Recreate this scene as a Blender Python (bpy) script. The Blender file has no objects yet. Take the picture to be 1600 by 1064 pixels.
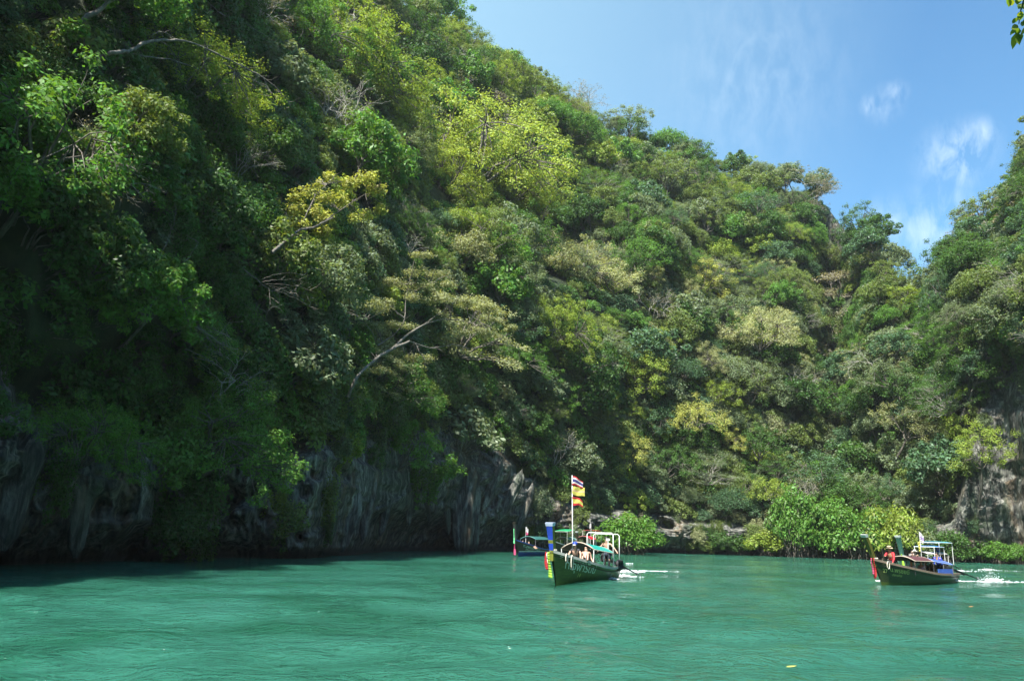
import bpy, math, random
import numpy as np
from mathutils import Vector, Matrix, Euler
from mathutils.bvhtree import BVHTree

scene = bpy.context.scene
COL = scene.collection
R = math.radians

# ------------------------------------------------------------------ camera
CAM_H = 2.0
FOC = 1244.0                      # focal length in photo pixels (28 mm on a 36 mm frame)
PITCH = math.atan((838.0 - 532.0) / FOC)
ROLL = R(1.5)
cam_data = bpy.data.cameras.new('camera')
cam = bpy.data.objects.new('camera', cam_data)
COL.objects.link(cam)
cam_data.sensor_width = 36.0
cam_data.lens = 36.0 * FOC / 1600.0
cam_data.clip_start = 0.1
cam_data.clip_end = 20000
CAM_M = Matrix.Rotation(math.pi / 2 + PITCH, 4, 'X') @ Matrix.Rotation(ROLL, 4, 'Z')
cam.matrix_world = Matrix.Translation((0, 0, CAM_H)) @ CAM_M
scene.camera = cam

# ------------------------------------------------------------------ light
SUN_AZ, SUN_EL = -152.0, 57.0
sun_dir = Vector((math.sin(R(SUN_AZ)) * math.cos(R(SUN_EL)), math.cos(R(SUN_AZ)) * math.cos(R(SUN_EL)), math.sin(R(SUN_EL))))
sd = bpy.data.lights.new('sun', 'SUN')
sd.energy = 5.0
sd.angle = R(0.55)
sd.color = (1.0, 0.965, 0.9)
sun = bpy.data.objects.new('sun', sd)
COL.objects.link(sun)
sun.rotation_euler = (-sun_dir).to_track_quat('-Z', 'Y').to_euler()

world = bpy.data.worlds.new('World')
scene.world = world
world.use_nodes = True
wn, wl = world.node_tree.nodes, world.node_tree.links
for n in list(wn):
    wn.remove(n)
w_out = wn.new('ShaderNodeOutputWorld')
w_bg = wn.new('ShaderNodeBackground')
sky = wn.new('ShaderNodeTexSky')
sky.sky_type = 'NISHITA'
sky.sun_disc = False
sky.sun_elevation = R(SUN_EL)
sky.sun_rotation = R(SUN_AZ)
sky.air_density = 1.15
sky.dust_density = 0.4
sky.ozone_density = 1.2
w_bg.inputs['Strength'].default_value = 0.064
scene.view_settings.view_transform = 'Standard'
scene.view_settings.look = 'None'
scene.view_settings.gamma = 1.0
scene.view_settings.use_curve_mapping = False
scene.view_settings.exposure = 1.45

# thin wisps of high cloud: streaky noise over the whole dome, gathered in loose banks
def ray(px, py):
    d = CAM_M.to_3x3() @ Vector((px - 800.0, 532.0 - py, -FOC))
    return d.normalized()

tc = wn.new('ShaderNodeTexCoord')
mp = wn.new('ShaderNodeMapping')
mp.inputs['Rotation'].default_value = (0, R(-42), R(10))
mp.inputs['Scale'].default_value = (60, 40, 18)
nz = wn.new('ShaderNodeTexNoise')
nz.inputs['Scale'].default_value = 1.0
nz.inputs['Detail'].default_value = 9
nz.inputs['Roughness'].default_value = 0.62
nz.inputs['Distortion'].default_value = 0.35
wl.new(tc.outputs['Generated'], mp.inputs['Vector'])
wl.new(mp.outputs['Vector'], nz.inputs['Vector'])
cr = wn.new('ShaderNodeMapRange')
cr.inputs['From Min'].default_value = 0.4
cr.inputs['From Max'].default_value = 0.78
wl.new(nz.outputs['Fac'], cr.inputs['Value'])
banks = [(ray(1492, 245), 0.034, 0.6), (ray(1510, 228), 0.028, 0.6), (ray(1530, 212), 0.018, 0.6), (ray(1470, 325), 0.03, 0.45), (ray(1455, 355), 0.04, 0.5), (ray(1390, 352), 0.03, 0.4), (ray(1400, 145), 0.012, 0.5), (ray(1362, 165), 0.012, 0.5),
         (ray(1380, 165), 0.02, 0.32), (ray(1180, 120), 0.10, 0.16),
         (Vector((0.8, -0.3, 0.5)).normalized(), 0.2, 0.6), (Vector((-0.2, -0.8, 0.55)).normalized(), 0.25, 0.6),
         (Vector((0.9, 0.4, 0.6)).normalized(), 0.15, 0.5)]
acc = None
for bdir, rad, amp in banks:
    dp = wn.new('ShaderNodeVectorMath'); dp.operation = 'DISTANCE'
    nm = wn.new('ShaderNodeVectorMath'); nm.operation = 'NORMALIZE'
    wl.new(tc.outputs['Generated'], nm.inputs[0])
    wl.new(nm.outputs[0], dp.inputs[0])
    dp.inputs[1].default_value = bdir
    mr = wn.new('ShaderNodeMapRange'); mr.interpolation_type = 'SMOOTHSTEP'
    mr.inputs['From Min'].default_value = rad * 1.5
    mr.inputs['From Max'].default_value = 0.0
    mr.inputs['To Min'].default_value = 0.0
    mr.inputs['To Max'].default_value = amp
    wl.new(dp.outputs['Value'], mr.inputs['Value'])
    if acc is None:
        acc = mr.outputs[0]
    else:
        mx = wn.new('ShaderNodeMath'); mx.operation = 'MAXIMUM'
        wl.new(acc, mx.inputs[0]); wl.new(mr.outputs[0], mx.inputs[1])
        acc = mx.outputs[0]
ml0 = wn.new('ShaderNodeMath'); ml0.operation = 'MULTIPLY'
wl.new(cr.outputs[0], ml0.inputs[0]); wl.new(acc, ml0.inputs[1])
# broad paler tint painted over the left sky, as brightness from a sun there
vd = wn.new('ShaderNodeVectorMath'); vd.operation = 'DOT_PRODUCT'
wl.new(tc.outputs['Generated'], vd.inputs[0]); vd.inputs[1].default_value = Vector((-0.75, 0.3, 0.35)).normalized()
vr = wn.new('ShaderNodeMapRange'); vr.inputs['From Min'].default_value = 0.1; vr.inputs['From Max'].default_value = 0.9; vr.inputs['To Max'].default_value = 0.65
wl.new(vd.outputs['Value'], vr.inputs['Value'])
ml = ml0
vm = wn.new('ShaderNodeMix'); vm.data_type = 'RGBA'; vm.inputs[7].default_value = (5.0, 7.6, 8.2, 1)
wl.new(vr.outputs[0], vm.inputs[0])
cm = wn.new('ShaderNodeMix'); cm.data_type = 'RGBA'
cm.inputs[7].default_value = (7.6, 8.6, 9.2, 1)
wl.new(ml.outputs[0], cm.inputs[0])
tintn = wn.new('ShaderNodeMix'); tintn.data_type = 'RGBA'; tintn.blend_type = 'MULTIPLY'; tintn.inputs[0].default_value = 1.0
tintn.inputs[7].default_value = (0.74, 1.18, 1.34, 1)
wl.new(sky.outputs['Color'], tintn.inputs[6])
wl.new(tintn.outputs[2], vm.inputs[6])
wl.new(vm.outputs[2], cm.inputs[6])
wl.new(cm.outputs[2], w_bg.inputs['Color'])
wl.new(w_bg.outputs[0], w_out.inputs['Surface'])

scene.render.engine = 'CYCLES'
scene.cycles.max_bounces = 6
scene.cycles.diffuse_bounces = 3
scene.cycles.glossy_bounces = 2
scene.cycles.transmission_bounces = 3
scene.cycles.transparent_max_bounces = 8
scene.cycles.use_denoising = True
scene.cycles.sample_clamp_indirect = 4.0

# ------------------------------------------------------------------ helpers
def vnoise(x, y, z, seed=0):
    x, y, z = np.broadcast_arrays(np.asarray(x, float), np.asarray(y, float), np.asarray(z, float))
    xi, yi, zi = np.floor(x).astype(np.int64), np.floor(y).astype(np.int64), np.floor(z).astype(np.int64)
    fx, fy, fz = x - xi, y - yi, z - zi
    fx, fy, fz = [t * t * t * (t * (t * 6 - 15) + 10) for t in (fx, fy, fz)]
    def h(a, b, c):
        n = (a * 374761393 + b * 668265263 + c * 2147483587 + seed * 974634777) & 0xFFFFFFFF
        n = ((n ^ (n >> 13)) * 1274126177) & 0xFFFFFFFF
        n = ((n ^ (n >> 15)) * 2246822519) & 0xFFFFFFFF
        n = n ^ (n >> 16)
        return (n & 0xFFFF) / 32767.5 - 1.0
    r = 0
    for dx in (0, 1):
        for dy in (0, 1):
            for dz in (0, 1):
                w = (fx if dx else 1 - fx) * (fy if dy else 1 - fy) * (fz if dz else 1 - fz)
                r = r + w * h(xi + dx, yi + dy, zi + dz)
    return r

def fbm(x, y, z, seed=0, octs=4, gain=0.5, lac=2.03):
    a, s, t = 1.0, 0.0, 0.0
    for o in range(octs):
        s = s + a * vnoise(x, y, z, seed + o * 17)
        t += a
        a *= gain
        x, y, z = x * lac + 11.3, y * lac + 5.7, z * lac + 3.1
    return s / t

def smooth(e0, e1, x):
    t = np.clip((x - e0) / (e1 - e0), 0, 1)
    return t * t * (3 - 2 * t)

def np_mesh(name, verts, faces, smooth_shade=True):
    """verts (n,3), faces (m,k) all of one size"""
    me = bpy.data.meshes.new(name)
    verts = np.asarray(verts, np.float32)
    faces = np.asarray(faces, np.int32)
    k = faces.shape[1]
    me.vertices.add(len(verts))
    me.vertices.foreach_set('co', verts.ravel())
    me.loops.add(faces.size)
    me.loops.foreach_set('vertex_index', faces.ravel())
    me.polygons.add(len(faces))
    me.polygons.foreach_set('loop_start', np.arange(0, faces.size, k, dtype=np.int32))
    me.polygons.foreach_set('loop_total', np.full(len(faces), k, np.int32))
    if smooth_shade:
        me.polygons.foreach_set('use_smooth', np.ones(len(faces), bool))
    me.update()
    me.validate()
    return me

def grid_faces(nu, nv, wrap=False):
    i = np.arange(nu - (0 if wrap else 1))[:, None]
    j = np.arange(nv - 1)[None, :]
    i2 = (i + 1) % nu
    a = i * nv + j
    return np.stack([a, i2 * nv + j, i2 * nv + j + 1, a + 1], -1).reshape(-1, 4)

def tag(o, label=None, cat=None, group=None, kind=None):
    if label: o['label'] = label
    if cat: o['category'] = cat
    if group: o['group'] = group
    if kind: o['kind'] = kind
    return o

def link(name, me, mat=None, parent=None, loc=None):
    o = bpy.data.objects.new(name, me)
    COL.objects.link(o)
    if mat is not None and not me.materials:
        me.materials.append(mat)
    if parent is not None:
        o.parent = parent
    if loc is not None:
        o.location = loc
    return o

def empty(name, loc=(0, 0, 0), rot=(0, 0, 0)):
    o = bpy.data.objects.new(name, None)
    o.empty_display_size = 0.3
    COL.objects.link(o)
    o.location = loc
    o.rotation_euler = rot
    return o

def new_mat(name):
    m = bpy.data.materials.new(name)
    m.use_nodes = True
    nt = m.node_tree
    for n in list(nt.nodes):
        nt.nodes.remove(n)
    out = nt.nodes.new('ShaderNodeOutputMaterial')
    return m, nt.nodes, nt.links, out

def project(p):
    """world point -> photo pixel, depth"""
    q = CAM_M.to_3x3().transposed() @ (Vector(p) - Vector((0, 0, CAM_H)))
    if q.z > -0.1:
        return None
    return 800 + FOC * q.x / -q.z, 532 - FOC * q.y / -q.z, -q.z

def water_pt(px, py, z=0.0):
    d = ray(px, py)
    t = (z - CAM_H) / d.z
    return Vector((0, 0, CAM_H)) + d * t

# ------------------------------------------------------------------ thin sea haze
def add_haze(density):
    g = np_mesh('haze', [(x, y, z) for z in (-6, 182) for y in (-3200, 3200) for x in (-3200, 3200)], [(0, 2, 3, 1), (4, 5, 7, 6), (0, 1, 5, 4), (2, 6, 7, 3), (0, 4, 6, 2), (1, 3, 7, 5)], False)
    m, N, L, out = new_mat('haze_air')
    v = N.new('ShaderNodeVolumePrincipled')
    v.inputs['Color'].default_value = (0.86, 0.93, 1.0, 1)
    v.inputs['Density'].default_value = density
    v.inputs['Anisotropy'].default_value = 0.2
    L.new(v.outputs[0], out.inputs['Volume'])
    o = link('haze', g, m)
    tag(o, 'faint bluish sea haze filling the lagoon air', 'haze', kind='stuff')
# ------------------------------------------------------------------ rock and ground materials
def rock_material():
    m, N, L, out = new_mat('limestone')
    tc = N.new('ShaderNodeTexCoord')
    def noise(scale, sx, sy, sz, detail=6, rough=0.6, dist=0.0):
        mp = N.new('ShaderNodeMapping'); mp.inputs['Scale'].default_value = (sx, sy, sz)
        L.new(tc.outputs['Object'], mp.inputs['Vector'])
        n = N.new('ShaderNodeTexNoise'); n.inputs['Scale'].default_value = scale
        n.inputs['Detail'].default_value = detail; n.inputs['Roughness'].default_value = rough
        n.inputs['Distortion'].default_value = dist
        L.new(mp.outputs[0], n.inputs['Vector'])
        return n.outputs['Fac']
    def ramp(src, stops):
        r = N.new('ShaderNodeValToRGB')
        e = r.color_ramp.elements
        e[0].position, e[0].color = stops[0][0], stops[0][1] + (1,)
        e[1].position, e[1].color = stops[-1][0], stops[-1][1] + (1,)
        for p, c in stops[1:-1]:
            x = e.new(p); x.color = c + (1,)
        L.new(src, r.inputs[0])
        return r.outputs[0]
    def mix(fac, a, b, mode='MIX'):
        x = N.new('ShaderNodeMix'); x.data_type = 'RGBA'; x.blend_type = mode
        if isinstance(fac, float): x.inputs[0].default_value = fac
        else: L.new(fac, x.inputs[0])
        L.new(a, x.inputs[6])
        if isinstance(b, tuple): x.inputs[7].default_value = b + (1,)
        else: L.new(b, x.inputs[7])
        return x.outputs[2]
    base = ramp(noise(0.9, 1, 1, 0.34, 9, 0.7, 1.2), [(0.32, (0.02, 0.02, 0.018)), (0.47, (0.095, 0.097, 0.085)), (0.56, (0.25, 0.248, 0.215)), (0.7, (0.5, 0.49, 0.43))])
    och = ramp(noise(0.33, 1, 1, 0.25, 4, 0.55, 1.0), [(0.53, (0, 0, 0)), (0.66, (0.65, 0.65, 0.65))])
    c = mix(och, base, (0.21, 0.135, 0.065))
    grn = ramp(noise(0.5, 1, 1, 0.4, 5, 0.6), [(0.5, (0, 0, 0)), (0.7, (1, 1, 1))])
    c = mix(grn, c, (0.05, 0.075, 0.04))
    blk = ramp(noise(1.6, 1, 1, 0.12, 7, 0.7, 0.9), [(0.38, (0.12, 0.12, 0.12)), (0.55, (1, 1, 1))])
    c = mix(0.9, c, blk, 'MULTIPLY')
    at = N.new('ShaderNodeAttribute'); at.attribute_name = 'soil'
    soil = ramp(noise(0.8, 1, 1, 1, 6), [(0.3, (0.018, 0.03, 0.01)), (0.7, (0.06, 0.08, 0.03))])
    c = mix(at.outputs['Fac'], c, soil)
    # wet algae band at the waterline
    sx = N.new('ShaderNodeSeparateXYZ'); L.new(tc.outputs['Object'], sx.inputs[0])
    wet = N.new('ShaderNodeMapRange'); wet.inputs['From Min'].default_value = 0.9; wet.inputs['From Max'].default_value = 0.3
    L.new(sx.outputs['Z'], wet.inputs['Value'])
    c = mix(wet.outputs[0], c, (0.03, 0.032, 0.028))
    b = N.new('ShaderNodeBsdfPrincipled')
    b.inputs['Roughness'].default_value = 0.75
    L.new(c, b.inputs['Base Color'])
    bp = N.new('ShaderNodeBump'); bp.inputs['Strength'].default_value = 0.8; bp.inputs['Distance'].default_value = 0.45
    L.new(noise(2.2, 1, 1, 0.5, 9, 0.75, 0.5), bp.inputs['Height'])
    L.new(bp.outputs[0], b.inputs['Normal'])
    L.new(b.outputs[0], out.inputs['Surface'])
    return m

ROCK = rock_material()

# ------------------------------------------------------------------ terrain: shore curve and ridge curve in plan
def az_of(p): return math.degrees(math.atan2(p[0], p[1]))
shore = []
for px, py in [(0, 888), (180, 881), (350, 876), (480, 872), (560, 867), (640, 863), (740, 862), (830, 862.5), (1035, 864), (1200, 868), (1400, 875), (1500, 878.5), (1600, 881.5)]:
    p = water_pt(px, py)
    shore.append((az_of(p), math.hypot(p.x, p.y)))
shore = [(-180, 42), (-120, 34), (-80, 30), (-50, 31)] + shore + [(42, 100), (60, 90), (80, 95), (180, 100)]
shore_az, shore_r = np.array(shore).T

ridge = []
for px, py, D in [(690, 62, 175), (740, 108, 180), (810, 152, 186), (900, 198, 192), (1000, 230, 200), (1100, 272, 206), (1200, 292, 208), (1290, 314, 204),
                  (1340, 376, 196), (1382, 416, 186), (1402, 485, 178), (1416, 530, 188), (1450, 522, 183), (1476, 488, 175), (1498, 432, 172), (1545, 360, 170), (1600, 306, 168)]:
    d = ray(px, py)
    h = math.hypot(d.x, d.y)
    ridge.append((az_of(d), D, CAM_H + d.z / h * D))
ridge = [(-180, 110, 50), (-120, 95, 55), (-80, 92, 55), (-58, 82, 52), (-44, 58, 56), (-32, 62, 68), (-22, 98, 80), (-13, 152, 114)] + ridge + [(44, 165, 96), (60, 160, 92), (80, 150, 70), (180, 140, 55)]  # left ridge out of view is shaped to shade the left wall
ridge = sorted(ridge)
ridge_az, ridge_r, ridge_z = np.array(ridge).T

cliff_h = []
for px, h in [(0, 8.5), (200, 7.5), (400, 8.5), (560, 11), (680, 17), (760, 17), (840, 11), (930, 7), (1035, 7.5), (1090, 6), (1200, 5), (1440, 5), (1505, 7), (1555, 25), (1620, 32), (1700, 26)]:
    cliff_h.append((math.degrees(math.atan((px - 800) / FOC * math.cos(PITCH))), h))
cliff_h = [(-180, 8), (-100, 20), (-60, 34), (-46, 34), (-38, 22)] + cliff_h + [(60, 10), (180, 6)]  # unseen cliffs left of view, heightened to lengthen their shadow on the water
cliff_az, cliff_hh = np.array(cliff_h).T

def az_px(px): return math.degrees(math.atan((px - 800) / FOC))

def cliff_point(az, v):
    """az in degrees (array), v 0..1 from below water to cliff top"""
    rs = np.interp(az, shore_az, shore_r)
    h = np.interp(az, cliff_az, cliff_hh)
    arc = np.radians(az) * 70.0
    z = -1.5 + v * (h + 1.5)
    zz = z + 0 * az
    t = np.clip(zz / h, 0, 1)
    off = 1.7 * (1 - smooth(0.3, 2.2, zz)) - 1.6 * np.sin(np.pi * np.clip(t, 0, 1)) ** 1.0 + 2.6 * smooth(0.72, 1.0, t)
    # sea cave under the overhang
    cave = np.exp(-((az - az_px(655)) / 3.6) ** 4)
    off = off + 6.0 * cave * (1 - smooth(2.0, 5.5, zz))
    cave2 = np.exp(-((az - az_px(800)) / 2.0) ** 4)
    off = off + 3.0 * cave2 * (1 - smooth(1.5, 4.5, zz))
    # slanting folds in the tall overhang, upright flutes elsewhere
    tilt = np.exp(-((az - az_px(740)) / 6.5) ** 4) * 0.75
    s = arc - zz * tilt
    fade = smooth(-0.5, 1.0, zz) * 0.7 + 0.3
    big = fbm(s * 0.13, zz * 0.05, 0.3, 5, 3)
    w1 = fbm(arc * 0.3, zz * 0.3, 9.9, 77, 3)
    fl = 1 - np.abs(fbm(s * 0.4 + 1.2 * w1, zz * 0.13 + w1, 7.1, 9, 4, 0.55)) * 2.4
    fl2 = 1 - np.abs(fbm(s * 1.0 + 0.8 * w1, zz * 0.34, 2.2, 31, 4, 0.6)) * 2.4
    lump = fbm(arc * 0.32 + w1, zz * 0.38, 1.7, 51, 6, 0.6)
    pock = smooth(0.25, 0.6, fbm(arc * 0.24, zz * 0.26 + 0.4 * arc * 0.1, 3.3, 61, 3))
    calm = 1 - 0.6 * smooth(27.0, 29.5, az)
    off = off - fade * calm * (3.4 * big + 1.0 * fl + 0.45 * fl2 + 2.8 * lump - 3.4 * pock)
    r = rs + off + 1.2
    return np.stack([np.sin(np.radians(az)) * r, np.cos(np.radians(az)) * r, zz], -1)

gul_az, gul_amp, gul_w = az_px(1318), 22.0, 1.9

def hill_point(az, v):
    """v 0..1 cliff top to ridge, 1..1.25 down the far side"""
    rs = np.interp(az, shore_az, shore_r) + 2.2
    h = np.interp(az, cliff_az, cliff_hh)
    rr = np.interp(az, ridge_az, ridge_r)
    rz = np.interp(az, ridge_az, ridge_z)
    vv = np.clip(v, 0, 1)
    k = np.interp(az, [-40, -18, -5, 10], [1.4, 1.35, 1.25, 1.2])
    r = rs + (rr - rs) * vv ** k
    z = (h - 1.0) + (rz - h + 1.0) * vv
    x, y = np.sin(np.radians(az)), np.cos(np.radians(az))
    arc = np.radians(az) * np.maximum(rs, 60) 
    env = smooth(0.0, 0.12, vv) * (1 - 0.75 * smooth(0.8, 1.0, vv))
    n1 = fbm(arc / 24.0, z / 34.0, 4.2, 3, 3)
    n2 = fbm(arc / 8.0, z / 9.0, 8.2, 13, 3)
    r = r + env * (15.0 * n1 + 4.5 * n2)
    g = np.exp(-((az + (z - 40) * -0.02 - gul_az) / gul_w) ** 2)
    r = r + env * gul_amp * g
    back = np.clip(v - 1, 0, 1) / 0.25
    r = r + back * 60
    z = z - back * 45 + 0 * az
    return np.stack([x * r, y * r, z], -1)

# cliff: fine inside the view, coarse around the rest of the lagoon
az_fine = np.linspace(-40, 40, 1050)
az_all = np.concatenate([np.linspace(-180, -40.8, 150), az_fine, np.linspace(40.8, 180, 150)])
v_cl = np.linspace(0, 1, 96)
CL = cliff_point(az_all[:, None], v_cl[None, :])
me = np_mesh('cliff', CL.reshape(-1, 3), grid_faces(len(az_all), len(v_cl)))
cliff = tag(link('cliff', me, ROCK), kind='structure')
att = me.attributes.new('soil', 'FLOAT', 'POINT')
soilv = (smooth(0.86, 1.0, v_cl)[None, :] * np.ones((len(az_all), 1)))
att.data.foreach_set('value', soilv.ravel().astype(np.float32))

az_h = np.concatenate([np.linspace(-180, -42, 70), np.linspace(-41, 41, 330), np.linspace(42, 180, 70)])
v_h = np.concatenate([np.linspace(-0.02, 1, 120), np.linspace(1.03, 1.25, 8)])
HP = hill_point(az_h[:, None], v_h[None, :])
bare_spots = [(1300, 372, 28, 40), (1592, 690, 34, 110)]
me = np_mesh('hillside', HP.reshape(-1, 3), grid_faces(len(az_h), len(v_h)))
hill = tag(link('hillside', me, ROCK), kind='structure')
att = me.attributes.new('soil', 'FLOAT', 'POINT')
sv = np.ones(HP.shape[:2])
Mi = np.array(CAM_M.to_3x3().transposed())
def project_np(P):
    q = (P - np.array([0, 0, CAM_H])) @ Mi.T
    dz = np.where(q[..., 2] < -0.1, -q[..., 2], np.nan)
    return 800 + FOC * q[..., 0] / dz, 532 - FOC * q[..., 1] / dz, dz
X, Y, _ = project_np(HP)
for bx_, by_, rx_, ry_ in bare_spots:
    dd = ((X - bx_) / rx_) ** 2 + ((Y - by_) / ry_) ** 2
    sv = np.where(np.nan_to_num(dd, nan=99) < 1.3, 0.15, sv)
att.data.foreach_set('value', sv.ravel().astype(np.float32))

# bvh of both for placing things
def bvh_of(P):
    nu, nv = P.shape[:2]
    return [Vector(p) for p in P.reshape(-1, 3)], grid_faces(nu, nv)
vs = HP.reshape(-1, 3); f1 = grid_faces(*HP.shape[:2])
cs = CL[:, ::3].reshape(-1, 3); f2 = grid_faces(CL.shape[0], CL[:, ::3].shape[1]) + len(vs)
BVH = BVHTree.FromPolygons([tuple(p) for p in np.concatenate([vs, cs]).tolist()], np.concatenate([f1, f2]).tolist())
def ground_at(px, py):
    d = ray(px, py)
    hit = BVH.ray_cast(Vector((0, 0, CAM_H)), d)
    return hit[0], hit[1], hit[3]

# dripstone columns and curtains hanging at the overhang
def dripstone(px, top, bot, width, seed, lean=0.0, push=0.6):
    c, nrm, dist = ground_at(px, (top + bot) / 2)
    if c is None: return
    s = dist / FOC
    H = (bot - top) * s
    Wd = width * s
    na, nz = 40, 90
    t = np.linspace(0, 1, nz)[None, :]
    a = np.linspace(0, 2 * np.pi, na, endpoint=False)[:, None]
    prof = (0.5 + 0.5 * np.sin(np.pi * np.clip(t * 0.8 + 0.2, 0, 1))) * smooth(-0.02, 0.22, t) * (1 - smooth(0.88, 1.0, t) * 0.6)
    rad = Wd / 2 * prof * (1 + 0.28 * fbm(np.cos(a) * 1.3, np.sin(a) * 1.3, t * 1.5 + seed, seed, 3) + 0.22 * (1 - 2 * np.abs(vnoise(a * 2.2, t * 1.4 + seed, 0.0, seed + 3))))
    z0 = water_pt(px, bot).z
    dirc = Vector((c.x, c.y, 0)).normalized()
    side = Vector((dirc.y, -dirc.x, 0))
    zb = (CAM_H + ray(px, bot).z * dist)
    zb = max(zb, -0.5)
    wob = 0.25 * Wd * fbm(t * 2.2 + seed, 0.5, 0.5, seed, 2)
    x = np.cos(a) * rad + wob + lean * (t - 0.5) * H
    y = np.sin(a) * rad * 0.8
    P = np.stack([x * side.x + y * dirc.x, x * side.y + y * dirc.y, 0 * x + (1 - t) * H + zb], -1)
    base = c - dirc * push
    P[..., 0] += base.x; P[..., 1] += base.y
    me = np_mesh('dripstone', P.reshape(-1, 3), grid_faces(na, nz, True))
    o = link('dripstone', me, ROCK, cliff)
    return o
for a in [(730, 722, 866, 26, 1, 0.0, 1.6), (716, 760, 864, 16, 2, 0.05, 1.4), (743, 745, 862, 12, 3, 0.04, 1.7), (700, 770, 835, 9, 4, 0.1, 1.2), (770, 720, 800, 14, 5, -0.35, 1.0),
          (800, 735, 812, 16, 6, -0.4, 1.0), (655, 745, 815, 12, 7, -0.45, 1.0), (685, 715, 775, 16, 8, -0.6, 1.0), (548, 760, 862, 24, 9, -0.1, 0.8), (600, 770, 838, 13, 10, -0.1, 1.0),
          (520, 735, 850, 18, 11, 0.05, 0.6), (455, 760, 860, 16, 12, 0.0, 0.5), (575, 742, 850, 14, 13, -0.12, 0.8), (30, 700, 860, 34, 14, -0.1, 0.5), (125, 740, 872, 26, 15, 0.08, 0.5),
          (640, 775, 822, 8, 16, 0, 1.2), (670, 768, 818, 7, 17, 0, 1.2), (818, 755, 850, 12, 18, -0.3, 0.8)]:
    dripstone(*a)

# ------------------------------------------------------------------ water
def water_material():
    m, N, L, out = new_mat('lagoon_water')
    tc = N.new('ShaderNodeTexCoord')
    def noise(scale, rot, sx, sy, detail, rough, dist=0.0):
        mp = N.new('ShaderNodeMapping'); mp.inputs['Scale'].default_value = (sx, sy, 1); mp.inputs['Rotation'].default_value = (0, 0, R(rot))
        L.new(tc.outputs['Object'], mp.inputs['Vector'])
        n = N.new('ShaderNodeTexNoise'); n.inputs['Scale'].default_value = scale
        n.inputs['Detail'].default_value = detail; n.inputs['Roughness'].default_value = rough
        n.inputs['Distortion'].default_value = dist
        L.new(mp.outputs[0], n.inputs['Vector'])
        return n.outputs['Fac']
    r = N.new('ShaderNodeValToRGB')
    r.color_ramp.elements[0].position = 0.35; r.color_ramp.elements[0].color = (0.012, 0.074, 0.043, 1)
    r.color_ramp.elements[1].position = 0.68; r.color_ramp.elements[1].color = (0.03, 0.135, 0.098, 1)
    L.new(noise(0.09, 0, 1, 1.6, 5, 0.65, 1.2), r.inputs[0])
    b = N.new('ShaderNodeBsdfPrincipled')
    L.new(r.outputs[0], b.inputs['Base Color'])
    b.inputs['Roughness'].default_value = 0.07
    b.inputs['IOR'].default_value = 1.33
    b.subsurface_method = 'BURLEY'
    b.inputs['Subsurface Weight'].default_value = 0.85
    b.inputs['Subsurface Radius'].default_value = (0.5, 1.0, 0.9)
    b.inputs['Subsurface Scale'].default_value = 2.0
    b1 = N.new('ShaderNodeBump'); b1.inputs['Strength'].default_value = 1.0; b1.inputs['Distance'].default_value = 0.22
    L.new(noise(1.4, 12, 0.75, 1.15, 4, 0.62, 0.9), b1.inputs['Height'])
    st = N.new('ShaderNodeMapRange'); st.inputs['From Min'].default_value = 0.35; st.inputs['From Max'].default_value = 0.65; st.inputs['To Min'].default_value = 0.3; st.inputs['To Max'].default_value = 1.0
    L.new(noise(0.11, 20, 1, 1.8, 3, 0.6, 1.2), st.inputs['Value']); L.new(st.outputs[0], b1.inputs['Strength'])
    b2 = N.new('ShaderNodeBump'); b2.inputs['Strength'].default_value = 1.0; b2.inputs['Distance'].default_value = 0.1
    L.new(noise(4.2, -18, 0.85, 1.1, 3, 0.6, 0.5), b2.inputs['Height'])
    L.new(b1.outputs[0], b2.inputs['Normal'])
    L.new(b2.outputs[0], b.inputs['Normal'])
    L.new(b.outputs[0], out.inputs['Surface'])
    return m
WATER = water_material()
ring = np.concatenate([[0.02], np.geomspace(1.2, 150, 330), np.geomspace(156, 3000, 14)])
na = 620
ang = np.linspace(0, 2 * np.pi, na, endpoint=False)
rr_, aa_ = np.meshgrid(ring, ang)
wx, wy = rr_ * np.sin(aa_), rr_ * np.cos(aa_)
cell = rr_ * 2 * np.pi / na
def wave(x, y, lam, amp, seed, stretch=0.45):
    c, s = math.cos(R(14)), math.sin(R(14))
    u, w = (x * c + y * s) * stretch, (-x * s + y * c)
    return amp * (1 - 2 * np.abs(vnoise(u / lam, w / lam, seed * 0.37, seed))) * smooth(0.9, 0.3, cell / lam * 1.0) if False else amp * vnoise(u / lam, w / lam, seed * 0.37, seed) * (1 - smooth(0.25, 0.6, cell / lam))
wz = wave(wx, wy, 5.0, 0.10, 1) + wave(wx, wy, 2.1, 0.085, 2) + wave(wx, wy, 0.9, 0.075, 3, 0.7) + wave(wx, wy, 0.45, 0.034, 4, 0.8)
wz *= 1 - smooth(150, 300, rr_)
me = np_mesh('lagoon_water', np.stack([wx, wy, wz], -1).reshape(-1, 3), grid_faces(na, len(ring), True)[:, ::-1])
water = tag(link('lagoon_water', me, WATER), kind='structure')
sea = np_mesh('lagoon_bed', [(-3000, -3000, -4), (3000, -3000, -4), (3000, 3000, -4), (-3000, 3000, -4)], [(0, 1, 2, 3)])
m_, N_, L_, o_ = new_mat('sand_bed')
b_ = N_.new('ShaderNodeBsdfPrincipled'); b_.inputs['Base Color'].default_value = (0.2, 0.19, 0.13, 1); b_.inputs['Roughness'].default_value = 0.9
L_.new(b_.outputs[0], o_.inputs['Surface'])
tag(link('lagoon_bed', sea, m_), kind='structure')

add_haze(0.00013)
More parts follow.
